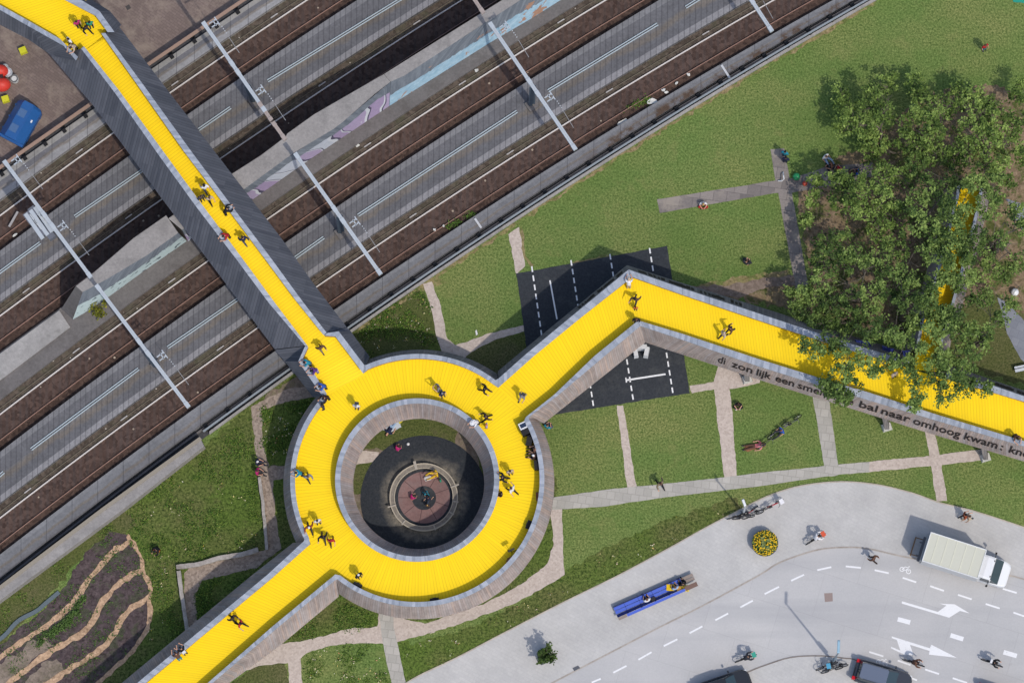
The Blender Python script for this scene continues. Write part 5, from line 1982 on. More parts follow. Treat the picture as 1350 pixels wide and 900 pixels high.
def bicycle(px, py, z, face, label, frame, lean=0.0, group=None, basket=None, lying=False):
    g = P(px, py, z)
    t = empty('bicycle', g, label, 'bicycle', group)
    t.rotation_euler = (0, rad(84) if lying else rad(lean), 0)
    t.rotation_mode = 'XYZ'
    if lying:
        t.location.z += .06
    t.rotation_euler = (Matrix.Rotation(rad(face - 90), 3, 'Z') @ Matrix.Rotation(rad(84) if lying else rad(lean), 3, 'Y')).to_euler()
    for y in (-.54, .54):
        m = MB()
        m.ring((0, y, .35), .32, .03, 26, 6, (1, 0, 0))
        w = m.build('wheel', MAT['rubber_tyre'], t, world=False)
        m = MB()
        for k in range(9):
            a = 2 * math.pi * k / 9
            m.bar((0, y, .35), (0, y + .31 * math.cos(a), .35 + .31 * math.sin(a)), .006)
        m.cyl((-.04, y, .33), .03, .04, 8)
        w2 = m.build('spokes', plain(170, 172, 176, .4, .5), None)
        w2.parent = w
    m = MB()
    for a, c in (((0, -.54, .35), (0, -.1, .32)), ((0, -.1, .32), (0, -.24, .88)), ((0, -.54, .35), (0, -.22, .8)), ((0, -.1, .32), (0, .4, .78)), ((0, -.22, .76), (0, .38, .86)), ((0, .36, .95), (0, .54, .35))):
        m.tube([a, c], .024, 6)
    m.build('frame', frame, t, world=False)
    m = MB()
    m.tube([(0, .36, .95), (0, .36, 1.06)], .015, 6)
    m.tube([(-.29, .22, 1.04), (-.2, .36, 1.07), (0, .38, 1.06), (.2, .36, 1.07), (.29, .22, 1.04)], .018, 6)
    m.build('handlebar', plain(60, 62, 66, .4, .5), t, world=False)
    m = MB()
    m.box((0, -.28, .93), (.17, .27, .06), 0, .7)
    m.build('saddle', MAT['black'], t, world=False)
    m = MB()
    m.box((0, -.56, .76), (.12, .4, .03))
    m.build('carrier', plain(60, 62, 66, .5), t, world=False)
    if basket:
        m = MB()
        m.box((0, .62, .92), (.36, .28, .26), 0, 1.1)
        m.build('basket', basket, t, world=False)
    return t


blk, dkg = plain(34, 34, 38, .4), plain(80, 84, 90, .4, .3)
bicycle(972, 679, .06, 20, 'black bicycle, leftmost of the cluster at the white street lamp', blk, 8)
bicycle(980, 683, .06, 8, 'dark grey bicycle, lowest of the cluster at the white street lamp', dkg, -8)
bicycle(986, 675, .06, 35, 'black bicycle with a red frame tube under the white street lamp', plain(150, 50, 60, .4), 10)
bicycle(993, 680, .06, 200, 'grey bicycle, rightmost of the cluster at the white street lamp', dkg, 12)
bicycle(1018, 664, .06, 28, 'red bicycle standing alone near the pavement edge', plain(186, 40, 60, .4), 14, basket=plain(220, 220, 224))
bicycle(1090, 879, .06, 200, 'black bicycle, left of the cluster under the tall lamp', blk, 8)
bicycle(1097, 884, .06, 15, 'grey bicycle, lowest of the cluster under the tall lamp', dkg, -10)
bicycle(1103, 880, .06, 190, 'bicycle with a light blue basket under the tall lamp', dkg, 10, basket=plain(90, 170, 205))
bicycle(1042, 553, .01, 30, 'dark bicycle on the lawn beside the blue shirt', dkg, 24)
bicycle(1007, 580, .01, 40, 'dark bicycle on the lawn beside the pink top', blk, 24)
for px, py, z, f, tp, hr, lb, lg, kw in ((1075, 711, .06, 30, 'white', 'dkbrown', 'white top on the pavement right of the flower bowl', 'charcoal', {}),
                                         (983, 868, .03, 20, 'charcoal', 'green', 'charcoal jacket with a green bag on the road', 'charcoal', {}),
                                         (1204, 874, .03, -18, 'brown', 'dkbrown', 'brown jacket crossing the white turn arrow', 'charcoal', {}),
                                         (1307, 874, .03, -20, 'black', 'black', 'black jacket with a white bag at the right edge of the road', 'grey', {'bag': 'white'})):
    bicycle(px, py, z, f, 'bicycle under the cyclist in the ' + lb.split(' on the pavement')[0].split(' on the road')[0].split(' at the right')[0], plain(200, 60, 40, .4) if tp == 'white' else blk, 0, None, plain(214, 92, 62) if tp == 'white' else plain(60, 160, 140) if hr == 'green' else None)
    person(px, py, z, 'ride', f, tp, lg, hr if hr != 'green' else 'black', 'cyclist in a ' + lb, jacket=True, **kw)


# ------------------------------------------------------------------ vehicles
def wheel(t, x, y, r=.33, w=.22):
    m = MB()
    m.ring((x, y, r), r - .09, .1, 20, 8, (0, 1, 0))
    o = m.build('wheel', MAT['rubber_tyre'], t, world=False)
    m = MB()
    m.tube([(x, y - .07, r), (x, y + .07, r)], r - .13, 14)
    q = m.build('rim', plain(150, 152, 156, .4, .6), None)
    q.parent = o


def loft(m, secs):
    """closed cross-sections with the same number of points"""
    for a, c in zip(secs[:-1], secs[1:]):
        n = len(a)
        for i in range(n):
            j = (i + 1) % n
            m.face([a[i], a[j], c[j], c[i]])
    m.face(secs[0][::-1])
    m.face(secs[-1])


def car(px, py, ang, label, col, roof=None, wagon=True):
    g = P(px, py, .03)
    t = empty('parked_car' if False else 'car', g, label, 'car', None, rad(ang))

    def ln(hw, z, x, r=.12):
        return (x, hw, z)
    paint = plain(*col, .25, .3, .6, .03)
    plan = [(-2.2, .55), (-2.14, .78), (-1.9, .87), (-1.2, .9), (0, .91), (1.2, .89), (1.75, .84), (2.05, .68), (2.17, .35)]
    full_ = [(x, -w) for x, w in plan] + [(x, w) for x, w in plan[::-1]]
    m = MB()
    for (z0, s0), (z1, s1) in (((.22, .97), (.5, 1.0)), ((.5, 1.0), (.72, .99)), ((.72, .99), (.86, .94))):
        for i in range(len(full_)):
            j = (i + 1) % len(full_)
            a, c = full_[i], full_[j]
            m.face([(a[0] * s0, a[1] * s0, z0), (c[0] * s0, c[1] * s0, z0), (c[0] * s1, c[1] * s1, z1), (a[0] * s1, a[1] * s1, z1)])
    tp = [(x * .94, y * .94, .86 + (.06 if abs(x) < 1.2 else 0)) for x, y in full_]
    m.poly([Vector(p) for p in tp])
    m.build('body', paint, t, world=False)
    xr = -1.95 if wagon else -1.5
    gl = [(xr, .68), (-1.6, .76), (0, .78), (.75, .76), (1.05, .66)]
    rf = [(xr + .22, .54), (-1.45, .6), (0, .62), (.2, .6), (.32, .52)]
    m = MB()
    A_ = [(x, -w, .88) for x, w in gl] + [(x, w, .88) for x, w in gl[::-1]]
    B_ = [(x, -w, 1.43) for x, w in rf] + [(x, w, 1.43) for x, w in rf[::-1]]
    for i in range(len(A_)):
        j = (i + 1) % len(A_)
        m.face([A_[i], A_[j], B_[j], B_[i]])
    m.build('window', MAT['glass'], t, world=False)
    m = MB()
    C_ = [(x * .97, y * .95, 1.48) for x, y, z in B_]
    m.poly([Vector(c) for c in C_])
    for i in range(len(B_)):
        j = (i + 1) % len(B_)
        m.face([B_[i], B_[j], C_[j], C_[i]])
    m.build('roof', plain(*(roof or col), .25, .3, .6, .03), t, world=False)
    m = MB()
    for s in (-1, 1):
        for q in ((xr + .05, .7, .9), (.95, .7, .9)):
            e = (xr + .25, .57, 1.45) if q[0] < 0 else (.3, .55, 1.45)
            m.bar((q[0], s * q[1], q[2]), (e[0], s * e[1], e[2]), .09, .06)
        m.bar((-1.4, s * .6, 1.5), (.1, s * .6, 1.5), .04, .04)
    m.build('pillar', paint, t, world=False)
    for s in (-1, 1):
        m = MB()
        m.box((-2.06, s * .66, .78), (.3, .3, .26), 0, .8)
        m.build('tail_light', plain(196, 16, 30, .25), t, world=False)
        m = MB()
        m.box((1.9, s * .62, .68), (.34, .3, .16), 0, .8)
        m.build('headlight', plain(226, 230, 234, .15), t, world=False)
        m = MB()
        m.box((.72, s * .99, .98), (.14, .2, .13), 0, .8)
        m.build('mirror', paint, t, world=False)
        for x in (-1.35, 1.35):
            wheel(t, x, s * .8)
    return t


car(1163, 893.5, -17, 'grey estate car with red tail lights cut by the bottom edge', (66, 70, 78), (112, 122, 140))
car(953, 907, 19, 'dark car with only its front corner showing at the bottom edge', (44, 48, 54), (40, 44, 50))
car(1324, 925, -17, 'grey car barely showing at the bottom edge under the cyclist', (96, 100, 108), (110, 114, 122))

# white box truck
g = P(1254, 737.5, .045)
trk = empty('box_truck', g, 'white box truck with a cream roof half on the kerb', 'truck', None, rad(-17.8))
white = plain(226, 228, 230, .35, 0, .5, .03)
m = MB()
m.box((0, 0, 1.95), (4.3, 2.25, 2.2))
o = m.build('cargo_box', plain(200, 202, 204, .5, 0, .4, .04), trk, world=False)
bevel(o, .03)
m = MB()
m.box((0, 0, 3.055), (4.2, 2.15, .02))
o = m.build('cargo_roof', plain(206, 206, 190, .6, 0, .3, .04), trk, world=False)
m = MB()
for x in (-1.5, -.78, -.06, .66, 1.38):
    m.box((x, 0, 3.075), (.06, 2.13, .02))
m.build('roof_seam', plain(220, 220, 200, .6), trk, world=False)
m = MB()
for s in (-1, 1):
    m.box((0, s * 1.1, 3.08), (4.32, .07, .05))
    m.box((s * 2.13, 0, 3.08), (.07, 2.15, .05))
m.build('roof_trim', plain(226, 228, 226, .4), trk, world=False)
m = MB()
m.box((-2.22, 0, 1.9), (.09, 2.2, 2.0))
m.build('rear_door', plain(150, 156, 162, .5), trk, world=False)
m = MB()
m.box((-2.36, 0, .62), (.2, 1.9, .1))
m.bar((-2.4, .5, .5), (-2.6, .5, .34), .1)
m.bar((-2.4, -.5, .5), (-2.6, -.5, .34), .1)
m.build('tail_lift', plain(120, 118, 120, .8), trk, world=False)
m = MB()
m.bar((-3.0, -.7, .3), (-3.0, .8, .3), .1, .06)
m.bar((-3.0, .75, .3), (-2.3, .75, .34), .07)
m.bar((-2.95, -.55, .3), (-2.3, -.55, .34), .07)
m.build('lift_frame', plain(140, 112, 84, .8), trk, world=False)
m = MB()
m.box((.2, 0, .72), (4.6, .9, .22))
m.build('chassis', MAT['black'], trk, world=False)


def sec(x, hw, z0, z1, r=.2, tw=.86):
    return [(x, -hw, z0), (x, hw, z0), (x, hw, (z0 + z1) / 2), (x, hw * tw + .02, z1 - .06), (x, hw * tw - .12, z1), (x, -hw * tw + .12, z1), (x, -hw * tw - .02, z1 - .06), (x, -hw, (z0 + z1) / 2)]


m = MB()
loft(m, [sec(2.18, .97, .35, 2.35), sec(2.5, .98, .35, 2.42), sec(2.95, .98, .35, 2.38), sec(3.12, .98, .35, 2.2)])
o = m.build('cab', white, trk, smooth=False, world=False)
m = MB()
loft(m, [sec(3.1, .98, .35, 1.55, tw=.98), sec(3.5, .98, .35, 1.46, tw=.97), sec(4.0, .96, .35, 1.18, tw=.95), sec(4.3, .84, .35, .95, tw=.95), sec(4.38, .66, .4, .8, tw=.95)])
m.build('bonnet', white, trk, world=False)
m = MB()
m.face([(3.08, -.8, 2.3), (3.72, -.9, 1.42), (3.72, .9, 1.42), (3.08, .8, 2.3)])
m.face([(3.08, -.8, 2.3), (3.12, -.96, 1.5), (3.72, -.9, 1.42)])
m.face([(3.08, .8, 2.3), (3.72, .9, 1.42), (3.12, .96, 1.5)])
m.build('windscreen', plain(44, 66, 72, .1, 0, .6), trk, world=False)
for s in (-1, 1):
    m = MB()
    m.face([(2.35, s * .995, 1.5), (3.1, s * .995, 1.5), (3.02, s * .9, 2.2), (2.4, s * .9, 2.2)])
    m.build('side_window', MAT['glass'], trk, world=False)
    m = MB()
    m.bar((3.0, s * .98, 1.5), (2.98, s * 1.22, 1.6), .05)
    m.box((2.97, s * 1.27, 1.65), (.14, .12, .34))
    m.build('mirror', MAT['black'], trk, world=False)
    m = MB()
    m.box((4.2, s * .66, .85), (.26, .34, .2), 0, .7)
    m.build('headlight', plain(220, 226, 230, .15), trk, world=False)
    for x in (-1.2, 3.55):
        wheel(trk, x, s * .86, .36)
m = MB()
m.bar((2.95, -.6, 2.36), (3.02, -.62, 2.34), .12, .05)
m.bar((2.95, .6, 2.36), (3.02, .62, 2.34), .12, .05)
m.build('roof_lamp', MAT['black'], trk, world=False)

# blue skip container on the yard
g = P(30, 164, .01)
skip = empty('skip_container', g, 'blue steel waste container on the brown yard beside the railing', 'container', None, rad(62))
blue = plain(28, 86, 148, .45, 0, .5, .15, 1.5)
m = MB()


def csec(x, k):
    return [(x, -1.0 * k, .15), (x, 1.0 * k, .15), (x, 1.02 * k, .9), (x, .45 * k, 1.62), (x, -.45 * k, 1.62), (x, -1.02 * k, .9)]


loft(m, [csec(-1.55, .92), csec(-1.45, 1), csec(1.3, 1), csec(1.5, .84)])
o = m.build('body', blue, skip, world=False)
bevel(o, .04)
for x in (-.75, .55):
    m = MB()
    m.box((x, .1, 1.635), (.62, .6, .03))
    m.build('lid', plain(74, 106, 148, .6), skip, world=False)
m = MB()
m.box((-1.62, 0, 1.0), (.22, 2.15, .3))
for x in (-1.0, 0, 1.0):
    m.box((x, -1.02, .6), (.1, .08, .8))
    m.box((x, 1.02, .6), (.1, .08, .8))
m.build('rib', blue, skip, world=False)
m = MB()
m.box((.35, -.76, 1.27), (.22, .14, .03))
m.build('sticker', plain(220, 222, 224), skip, world=False)

# yard seats
for px, py, a, lb in ((31, 68, .4, 'yellow cube seat on the brown yard under the footbridge landing'), (8, 132, .3, 'yellow cube seat on the brown yard above the blue container')):
    g = P(px, py, .01)
    m = MB()
    m.box((g.x, g.y, .26), (.56, .5, .5), a, .94)
    o = m.build('cube_seat', plain(208, 206, 44, .6), None, loc=tuple(g))
    bevel(o, .06, 3)
    tag(o, lb, 'stool', 'yellow cube seats')
g = P(2, 105, .01)
mc = empty('cement_mixer', g, 'red mixer drum cut by the left picture edge beside three white drums', 'mixer')
m = MB()
m.ball((0, .5, .75), .62, 16, (1, .8, 1))
m.ball((.1, -.55, .7), .66, 16, (1.1, .85, 1))
m.build('drum', plain(206, 62, 50, .5), mc, world=False, smooth=True)
m = MB()
m.box((-.1, 0, .6), (.7, .7, 1.1))
m.bar((-.6, -.8, .1), (-.6, .8, .1), .12)
m.build('frame', plain(60, 34, 34, .6), mc, world=False)
for px, py, r, lb, c in ((8, 91, .27, 'small white drum, uppermost of three beside the red mixer', (196, 198, 198)), (11.5, 97.5, .36, 'pale blue round table top, middle of three beside the red mixer', (206, 214, 224)), (20, 106, .32, 'white tub with a dark ring, lowest of three beside the red mixer', (206, 208, 206))):
    g = P(px, py, .01)
    t = empty('round_drum', g, lb, 'drum')
    m = MB()
    m.cyl((0, 0, 0), r * .85, .6, 18, r)
    m.build('body', plain(*c), t, world=False)
    m = MB()
    m.ring((0, 0, .6), r * .8, .05, 20)
    m.build('rim', plain(170, 176, 180) if r != .32 else plain(96, 98, 100), t, world=False)

# ------------------------------------------------------------------ street furniture
def lamp(px, py, h, label, head_dir, col, arm=.9, z=.06, banner=False):
    g = P(px, py, z)
    t = empty('street_lamp', g, label, 'street lamp')
    m = MB()
    m.tube([(0, 0, 0), (0, 0, h * .5), (0, 0, h)], [.1, .075, .05], 9)
    m.build('pole', col, t, world=False)
    d = Vector((math.cos(rad(head_dir)), math.sin(rad(head_dir)), 0))
    m = MB()
    m.box(d * (arm * .45) + Vector((0, 0, h + .03)), (arm, .2, .09), rad(head_dir), .8)
    m.build('lamp_head', plain(150, 186, 206, .4) if h > 6 else plain(232, 234, 236, .4), t, world=False)
    m = MB()
    m.cyl((0, 0, 0), .16, .4, 12, .11)
    m.build('base', plain(100, 104, 108), t, world=False)
    if banner:
        m = MB()
        m.box((.02, .05, 2.0), (.06, .36, 1.5), rad(head_dir))
        m.build('sign_plate', plain(140, 156, 168), t, world=False)
    return t


lamp(1098, 872, 8.2, 'tall street lamp among bicycles with a light blue head', 88, plain(122, 140, 154, .4, .4), .95, banner=True)
lamp(980, 676, 4.6, 'low street lamp with a white head among the bicycles', 110, plain(200, 206, 210, .4), .55)

# flower bowl
g = P(1008, 717, .06)
bowl = empty('flower_bowl', g, 'large round planter full of yellow flowers on the pavement', 'planter')
m = MB()
m.cyl((0, 0, 0), .62, .75, 30, .98)
m.build('pot', plain(64, 66, 70, .7), bowl, world=False)
m = MB()
m.ring((0, 0, .75), .95, .045, 36)
m.build('rim', plain(80, 82, 86, .6), bowl, world=False)


def leaf_cloud(name, mat, pts, size, parent=None, up=.6, loc=None, seed=3, tones=None):
    rs = np.random.RandomState(seed)
    p = np.array(pts, np.float32)
    n = len(p)
    nz = rs.normal(size=(n, 3))
    nz /= np.linalg.norm(nz, axis=1)[:, None]
    nz[:, 2] = np.abs(nz[:, 2]) + up
    nz /= np.linalg.norm(nz, axis=1)[:, None]
    r = rs.normal(size=(n, 3))
    a = np.cross(nz, r)
    a /= np.linalg.norm(a, axis=1)[:, None]
    b_ = np.cross(nz, a)
    s = (size * rs.uniform(.45, 1.4, n))[:, None]
    v = np.empty((n, 4, 3), np.float32)
    v[:, 0] = p + a * s
    v[:, 1] = p + b_ * s * .62 + nz * s * .12
    v[:, 2] = p - a * s
    v[:, 3] = p - b_ * s * .62 + nz * s * .12
    me = bpy.data.meshes.new(name)
    me.vertices.add(n * 4)
    me.vertices.foreach_set('co', v.reshape(-1))
    me.loops.add(n * 4)
    me.loops.foreach_set('vertex_index', np.arange(n * 4, dtype=np.int32))
    me.polygons.add(n)
    me.polygons.foreach_set('loop_start', np.arange(0, n * 4, 4, dtype=np.int32))
    me.polygons.foreach_set('loop_total', np.full(n, 4, np.int32))
    at = me.attributes.new('tone', 'FLOAT', 'FACE')
    at.data.foreach_set('value', np.array(tones if tones is not None else rs.uniform(0, 1, n), np.float32))
    me.materials.append(mat)
    me.update(calc_edges=True)
    o = bpy.data.objects.new(name, me)
    COL.objects.link(o)
    if parent is not None:
        o.parent = parent
    if loc is not None:
        o.location = loc
    return o


rs = np.random.RandomState(5)
pts = [(math.cos(a) * q, math.sin(a) * q, .74 + .3 * (1 - q * q) + rs.uniform(-.05, .05)) for a, q in zip(rs.uniform(0, 6.283, 700), np.sqrt(rs.uniform(0, .9, 700)))]
leaf_cloud('foliage', MAT['leaf2'], pts, .09, bowl, .5, seed=6)
m = MB()
for i in range(240):
    a, q = rs.uniform(0, 6.283), math.sqrt(rs.uniform(.02, .93))
    m.ball((math.cos(a) * q, math.sin(a) * q, .86 + .3 * (1 - q * q)), rs.uniform(.035, .055), 6, (1, 1, .5))
m.build('blossom', plain(230, 190, 30, .7), bowl, world=False)
m = MB()
for a, q in ((.5, .3), (2.2, .35), (4.2, .3), (5.2, .45), (3.3, .15)):
    for k in range(9):
        th = 2 * math.pi * k / 9
        c = Vector((math.cos(a) * q, math.sin(a) * q, 1.1))
        m.tube([c, c + Vector((math.cos(th) * .12, math.sin(th) * .12, .16)), c + Vector((math.cos(th) * .2, math.sin(th) * .2, .12))], [.02, .018, .004], 4)
m.build('green_rosette', plain(150, 168, 110, .7), bowl, world=False)

# small shrub in a square planter
g = P(718.5, 868, .06)
sp = empty('planter_shrub', g, 'leafy shrub in a narrow dark planter throwing a long shadow', 'shrub', None, .42)
m = MB()
m.box((0, .1, .45), (.85, .85, .9), 0, 1.05)
o = m.build('planter', plain(78, 84, 90, .6), sp, world=False)
bevel(o, .03)
pts = []
br = MB()
for k in range(13):
    a, ln = rs.uniform(0, 6.283), rs.uniform(.5, 1.15)
    top = Vector((math.cos(a) * ln * .75 + .3, math.sin(a) * ln * .75 + .15, rs.uniform(1.5, 2.7)))
    br.tube([(0, .1, .85), Vector((0, .1, .9)).lerp(top, .5) + Vector((0, 0, .15)), top], [.03, .02, .008], 5)
    for j in range(46):
        t = rs.uniform(.25, 1.05)
        q = Vector((0, .1, .9)).lerp(top, t)
        pts.append((q.x + rs.normal() * .11, q.y + rs.normal() * .11, q.z + rs.normal() * .1))
br.build('branch', MAT['bark'], sp, world=False)
leaf_cloud('foliage', m_leaf('shrub_leaves', A(40, 58, 24), A(62, 86, 34), A(92, 116, 50), .15), pts, .12, sp, .4, seed=9)

# long blue bench
p0, p1 = P(811.5, 810, .06), P(916, 764, .06)
g = (p0 + p1) / 2
ba = math.atan2(p1.y - p0.y, p1.x - p0.x)
L = (p1 - p0).length
bench = empty('long_bench', g, 'long slatted bench painted blue with a bare wooden end on the pavement', 'bench', None, ba)
bl = plain(76, 104, 204, .5, 0, .4, .1, 2)
gw = plain(150, 138, 130, .85)


def slats(name, x0, x1, ys, z, mat, w=.24):
    m = MB()
    for y in ys:
        m.box(((x0 + x1) / 2, y, z), (x1 - x0, w, .06))
    return m.build(name, mat, bench, world=False)


slats('seat', -L / 2 + .05, L / 2 - 1.0, (.1, .38), .46, bl)
slats('front_board', -L / 2 + .05, L / 2 - 1.0, (.58,), .36, plain(66, 74, 104, .6), .1)
slats('backrest', -L / 2 + .75, L / 2 - 1.0, (-.45,), .84, bl, .2)
slats('back_gap', -L / 2 + .05, L / 2 - 1.0, (-.18,), .42, plain(34, 52, 120, .6), .22)
slats('bare_seat', L / 2 - .98, L / 2, (.1, .38), .46, gw)
slats('bare_backrest', L / 2 - .98, L / 2, (-.4,), .84, plain(122, 98, 88, .8), .34)
slats('bare_backrest', -L / 2 + .05, -L / 2 + .72, (-.45,), .84, gw, .2)
m = MB()
x = -L / 2 + .9
while x < L / 2 - .2:
    m.box((x, .1, .23), (.07, .9, .4))
    m.bar((x, -.3, .45), (x, -.46, .86), .06)
    m.box((x, .24, .495), (.02, .56, .012))
    x += 1.12
m.build('support', plain(40, 50, 96, .6), bench, world=False)
tg = lambda px, py: P(px, py, .55)
person(853, 792, .06, 'sit', 112, 'white', 'black', 'brown', 'person in white with outstretched legs sitting on the blue bench', dz=-.03)
person(890, 776, .06, 'sit', 115, 'ltblue', 'jeans', 'brown', 'person in light blue sitting on the yellow cloth on the bench', dz=-.03)
person(900, 771, .06, 'sit', 118, 'black', 'black', 'black', 'person in black sitting at the bare end of the bench', jacket=True, dz=-.03)
for px, py, lb, c in ((884, 774, 'yellow cloth spread on the blue bench', (234, 196, 40)), (903, 775, 'small yellow bag on the bench behind the person in black', (232, 206, 70))):
    q = P(px, py, .6)
    m = MB()
    n = 7
    gr = [[Vector((q.x + (i - 3) * .1, q.y + (j - 3) * .08, .6 + .03 * math.sin(i * 1.7 + j))) for i in range(n)] for j in range(n)]
    for j in range(n - 1):
        for i in range(n - 1):
            m.face([gr[j][i], gr[j][i + 1], gr[j + 1][i + 1], gr[j + 1][i]])
    m.face([gr[0][0], gr[0][-1], gr[0][-1] - Vector((0, 0, .1)), gr[0][0] - Vector((0, 0, .1))])
    o = m.build('yellow_cloth', plain(*c, .9), None, loc=tuple(q))
    tag(o, lb, 'cloth')
q = P(861, 789, .6)
m = MB()
m.box((q.x, q.y, .62), (.42, .3, .26), .5, .75)
o = m.build('shoulder_bag', plain(44, 44, 48), None, loc=tuple(q))
bevel(o, .06)
tag(o, 'dark shoulder bag on the blue bench beside the person in white', 'bag')
q = P(895, 775, .6)
m = MB()
m.box((q.x, q.y, .64), (.4, .3, .24), .3, .8)
o = m.build('paper_bag', plain(196, 148, 72), None, loc=tuple(q))
bevel(o, .05)
tag(o, 'tan bag on the bench between two sitting people', 'bag')

# cases and boxes on the ring
def crate(px, py, size, ang, label, col, name='case', cat='case', group=None):
    g = P(px, py, ZD)
    t = empty(name, g, label, cat, group, rad(ang))
    m = MB()
    m.box((0, 0, size[2] / 2), size)
    o = m.build('body', col, t, world=False)
    bevel(o, .025)
    m = MB()
    m.bar((-size[0] * .2, size[1] / 2 + .03, size[2] * .6), (size[0] * .2, size[1] / 2 + .03, size[2] * .6), .03)
    m.box((0, 0, size[2] + .006), (size[0] * .9, .02, .012))
    m.build('handle', plain(60, 60, 62), t, world=False)
    return t


bk = plain(26, 26, 28, .6)
crate(697.5, 692, (.62, .34, .5), 68, 'black case at the outer parapet on the lower right of the ring', bk)
crate(573, 791.5, (.66, .34, .4), 8, 'black case at the outer parapet at the very bottom of the ring', bk)
crate(471.5, 772, (.66, .36, .45), -22, 'black case at the outer parapet at the lower left of the ring', bk)
crate(707.5, 614, (.34, .7, .7), 5, 'tall black case, lowest of the row at the right parapet', bk)
crate(698, 583, (.42, .66, .75), -12, 'large black case in the row between the table and the seated people', bk)
crate(708.5, 655, (.2, .62, .3), 3, 'brown box standing in the shadow of the right parapet', plain(150, 92, 60, .8))
crate(672.5, 739, (.46, .4, .35), 45, 'brown box in the shadow of the lower right parapet', plain(160, 110, 70, .8))
crate(705.5, 592, (.5, .45, .46), 0, 'black case under the upper seated person at the right parapet', bk)
crate(704.5, 602, (.5, .45, .46), 0, 'black case under the lower seated person at the right parapet', bk)
g = P(692, 566, ZD)
t = empty('equipment_cart', g, 'black equipment cart with a white tray in the corner of the ring', 'cart', None, rad(25))
m = MB()
m.box((0, -.05, .45), (.72, .9, .88))
m.build('body', bk, t, world=False)
m = MB()
m.box((-.03, .2, .93), (.62, .5, .07))
m.build('tray', plain(224, 226, 228), t, world=False)
m = MB()
m.box((-.03, .2, .975), (.46, .3, .02))
m.build('screen', plain(44, 58, 82, .3), t, world=False)
g = P(697.5, 572.5, ZD)
t = empty('folding_chair', g, 'black folding chair between the cart and the large case', 'chair', None, rad(20))
m = MB()
m.box((0, 0, .45), (.4, .4, .04))
m.build('seat', bk, t, world=False)
for sx in (-.17, .17):
    for sy in (-.17, .17):
        m = MB()
        m.bar((sx, sy, 0), (sx, sy, .45), .035)
        m.build('leg', bk, t, world=False)
m = MB()
m.box((0, -.2, .72), (.4, .04, .3))
m.bar((-.17, -.19, .45), (-.17, -.2, .86), .03)
m.bar((.17, -.19, .45), (.17, -.2, .86), .03)
m.build('backrest', bk, t, world=False)
g = P(675, 728, ZD)
t = empty('music_stand', g, 'thin dark music stand at the lower right of the ring', 'stand', None, .5)
m = MB()
for k in range(3):
    a = 2.1 * k
    m.bar((0, 0, .35), (math.cos(a) * .4, math.sin(a) * .4, 0), .035)
m.build('leg', bk, t, world=False)
m = MB()
m.bar((0, 0, .3), (0, 0, 1.2), .035)
m.build('pole', bk, t, world=False)
m = MB()
m.box((0, .05, 1.25), (.5, .12, .28))
m.build('desk', plain(52, 48, 44), t, world=False)

# picnic things
def cloth(px, label, col, z=.05, name='blanket'):
    pts = PL(px, z)
    q = ragged(pts, .05, .15, 3)
    m = MB()
    m.prism([p - Vector((0, 0, .03)) for p in q], q)
    c = sum(pts, Vector()) / len(pts)
    o = m.build(name, plain(*col, .9), None, loc=tuple(c))
    return tag(o, label, 'blanket')


cloth([(501, 565), (512, 558), (527, 553), (529, 563), (516, 569)], 'white blanket under the person lying inside the ring', (196, 204, 214))
cloth([(525, 556), (529, 551), (531, 555), (527, 559)], 'small yellow cloth beside the white blanket inside the ring', (210, 196, 60), .06)
cloth([(980, 592), (984, 588), (1008, 584), (1009, 588), (985, 595)], 'brown blanket under the person in pink on the lawn', (150, 104, 74))
cloth([(559, 628), (568, 627), (569, 632), (561, 634)], 'small white cloth on the pinkish paving inside the round bench', (210, 208, 206), .06)
for px, py, r, lb, c in ((1050, 233, .3, 'green ball on the lawn beside the slab path', (52, 150, 96)), (1061, 242, .2, 'small orange ball beside the slab path under the trees', (200, 80, 60)), (1338, 385, .3, 'shiny white ball under the trees at the right edge', (226, 228, 230)), (538, 585, .12, 'tiny white ball on the black court inside the ring', (226, 226, 226))):
    g = P(px, py, r)
    m = MB()
    m.ball((0, 0, 0), r, 16)
    o = m.build('ball', plain(*c, .3), None, smooth=True, loc=None)
    o.location = g
    tag(o, lb, 'ball')
# bent white rail on the slab path
m = MB()
m.tube([P(1032.5, 227, .1), P(1033, 232, .5), P(1033.5, 236, .5), P(1031, 238.5, .3), P(1026, 238.5, .1)], .05, 6)
o = m.build('pipe_rail', plain(220, 222, 224), None, loc=tuple(P(1031, 236, 0)))
tag(o, 'bent white tube rail on the crossing of the slab paths', 'rail')
# blue tarps under the trees beside the bridge
for px, lb in (([(1128, 448), (1146, 450), (1148, 456), (1130, 455)], 'dark blue tarp behind the bridge parapet under the trees, left one'), ([(1164, 456), (1178, 460), (1177, 466), (1163, 463)], 'dark blue tarp behind the bridge parapet under the trees, right one'), ([(1190, 462), (1200, 462), (1199, 472), (1192, 476)], 'dark blue tarp in the corner of the side arm under the trees')):
    pts = PL(px, 4.4)
    m = MB()
    m.prism([p - Vector((0, 0, .15)) for p in pts], pts)
    for p in pts:
        m.bar(p - Vector((0, 0, 4.3)), p, .08)
    o = m.build('tarp_roof', plain(24, 40, 112, .6), None, loc=tuple((pts[0].x, pts[0].y, 0)))
    tag(o, lb, 'tarp')
g = P(1347, 488, 0)
t = empty('white_bench', g, 'pale bench at the right edge beside the grey path', 'bench', None, .2)
m = MB()
m.box((0, 0, .45), (1.1, .22, .08))
m.box((0, .24, .47), (1.1, .14, .06))
m.build('seat', plain(206, 212, 220), t, world=False)
for s in (-.4, .4):
    m = MB()
    m.box((s, .1, .22), (.1, .4, .42))
    m.build('leg', plain(110, 116, 124), t, world=False)
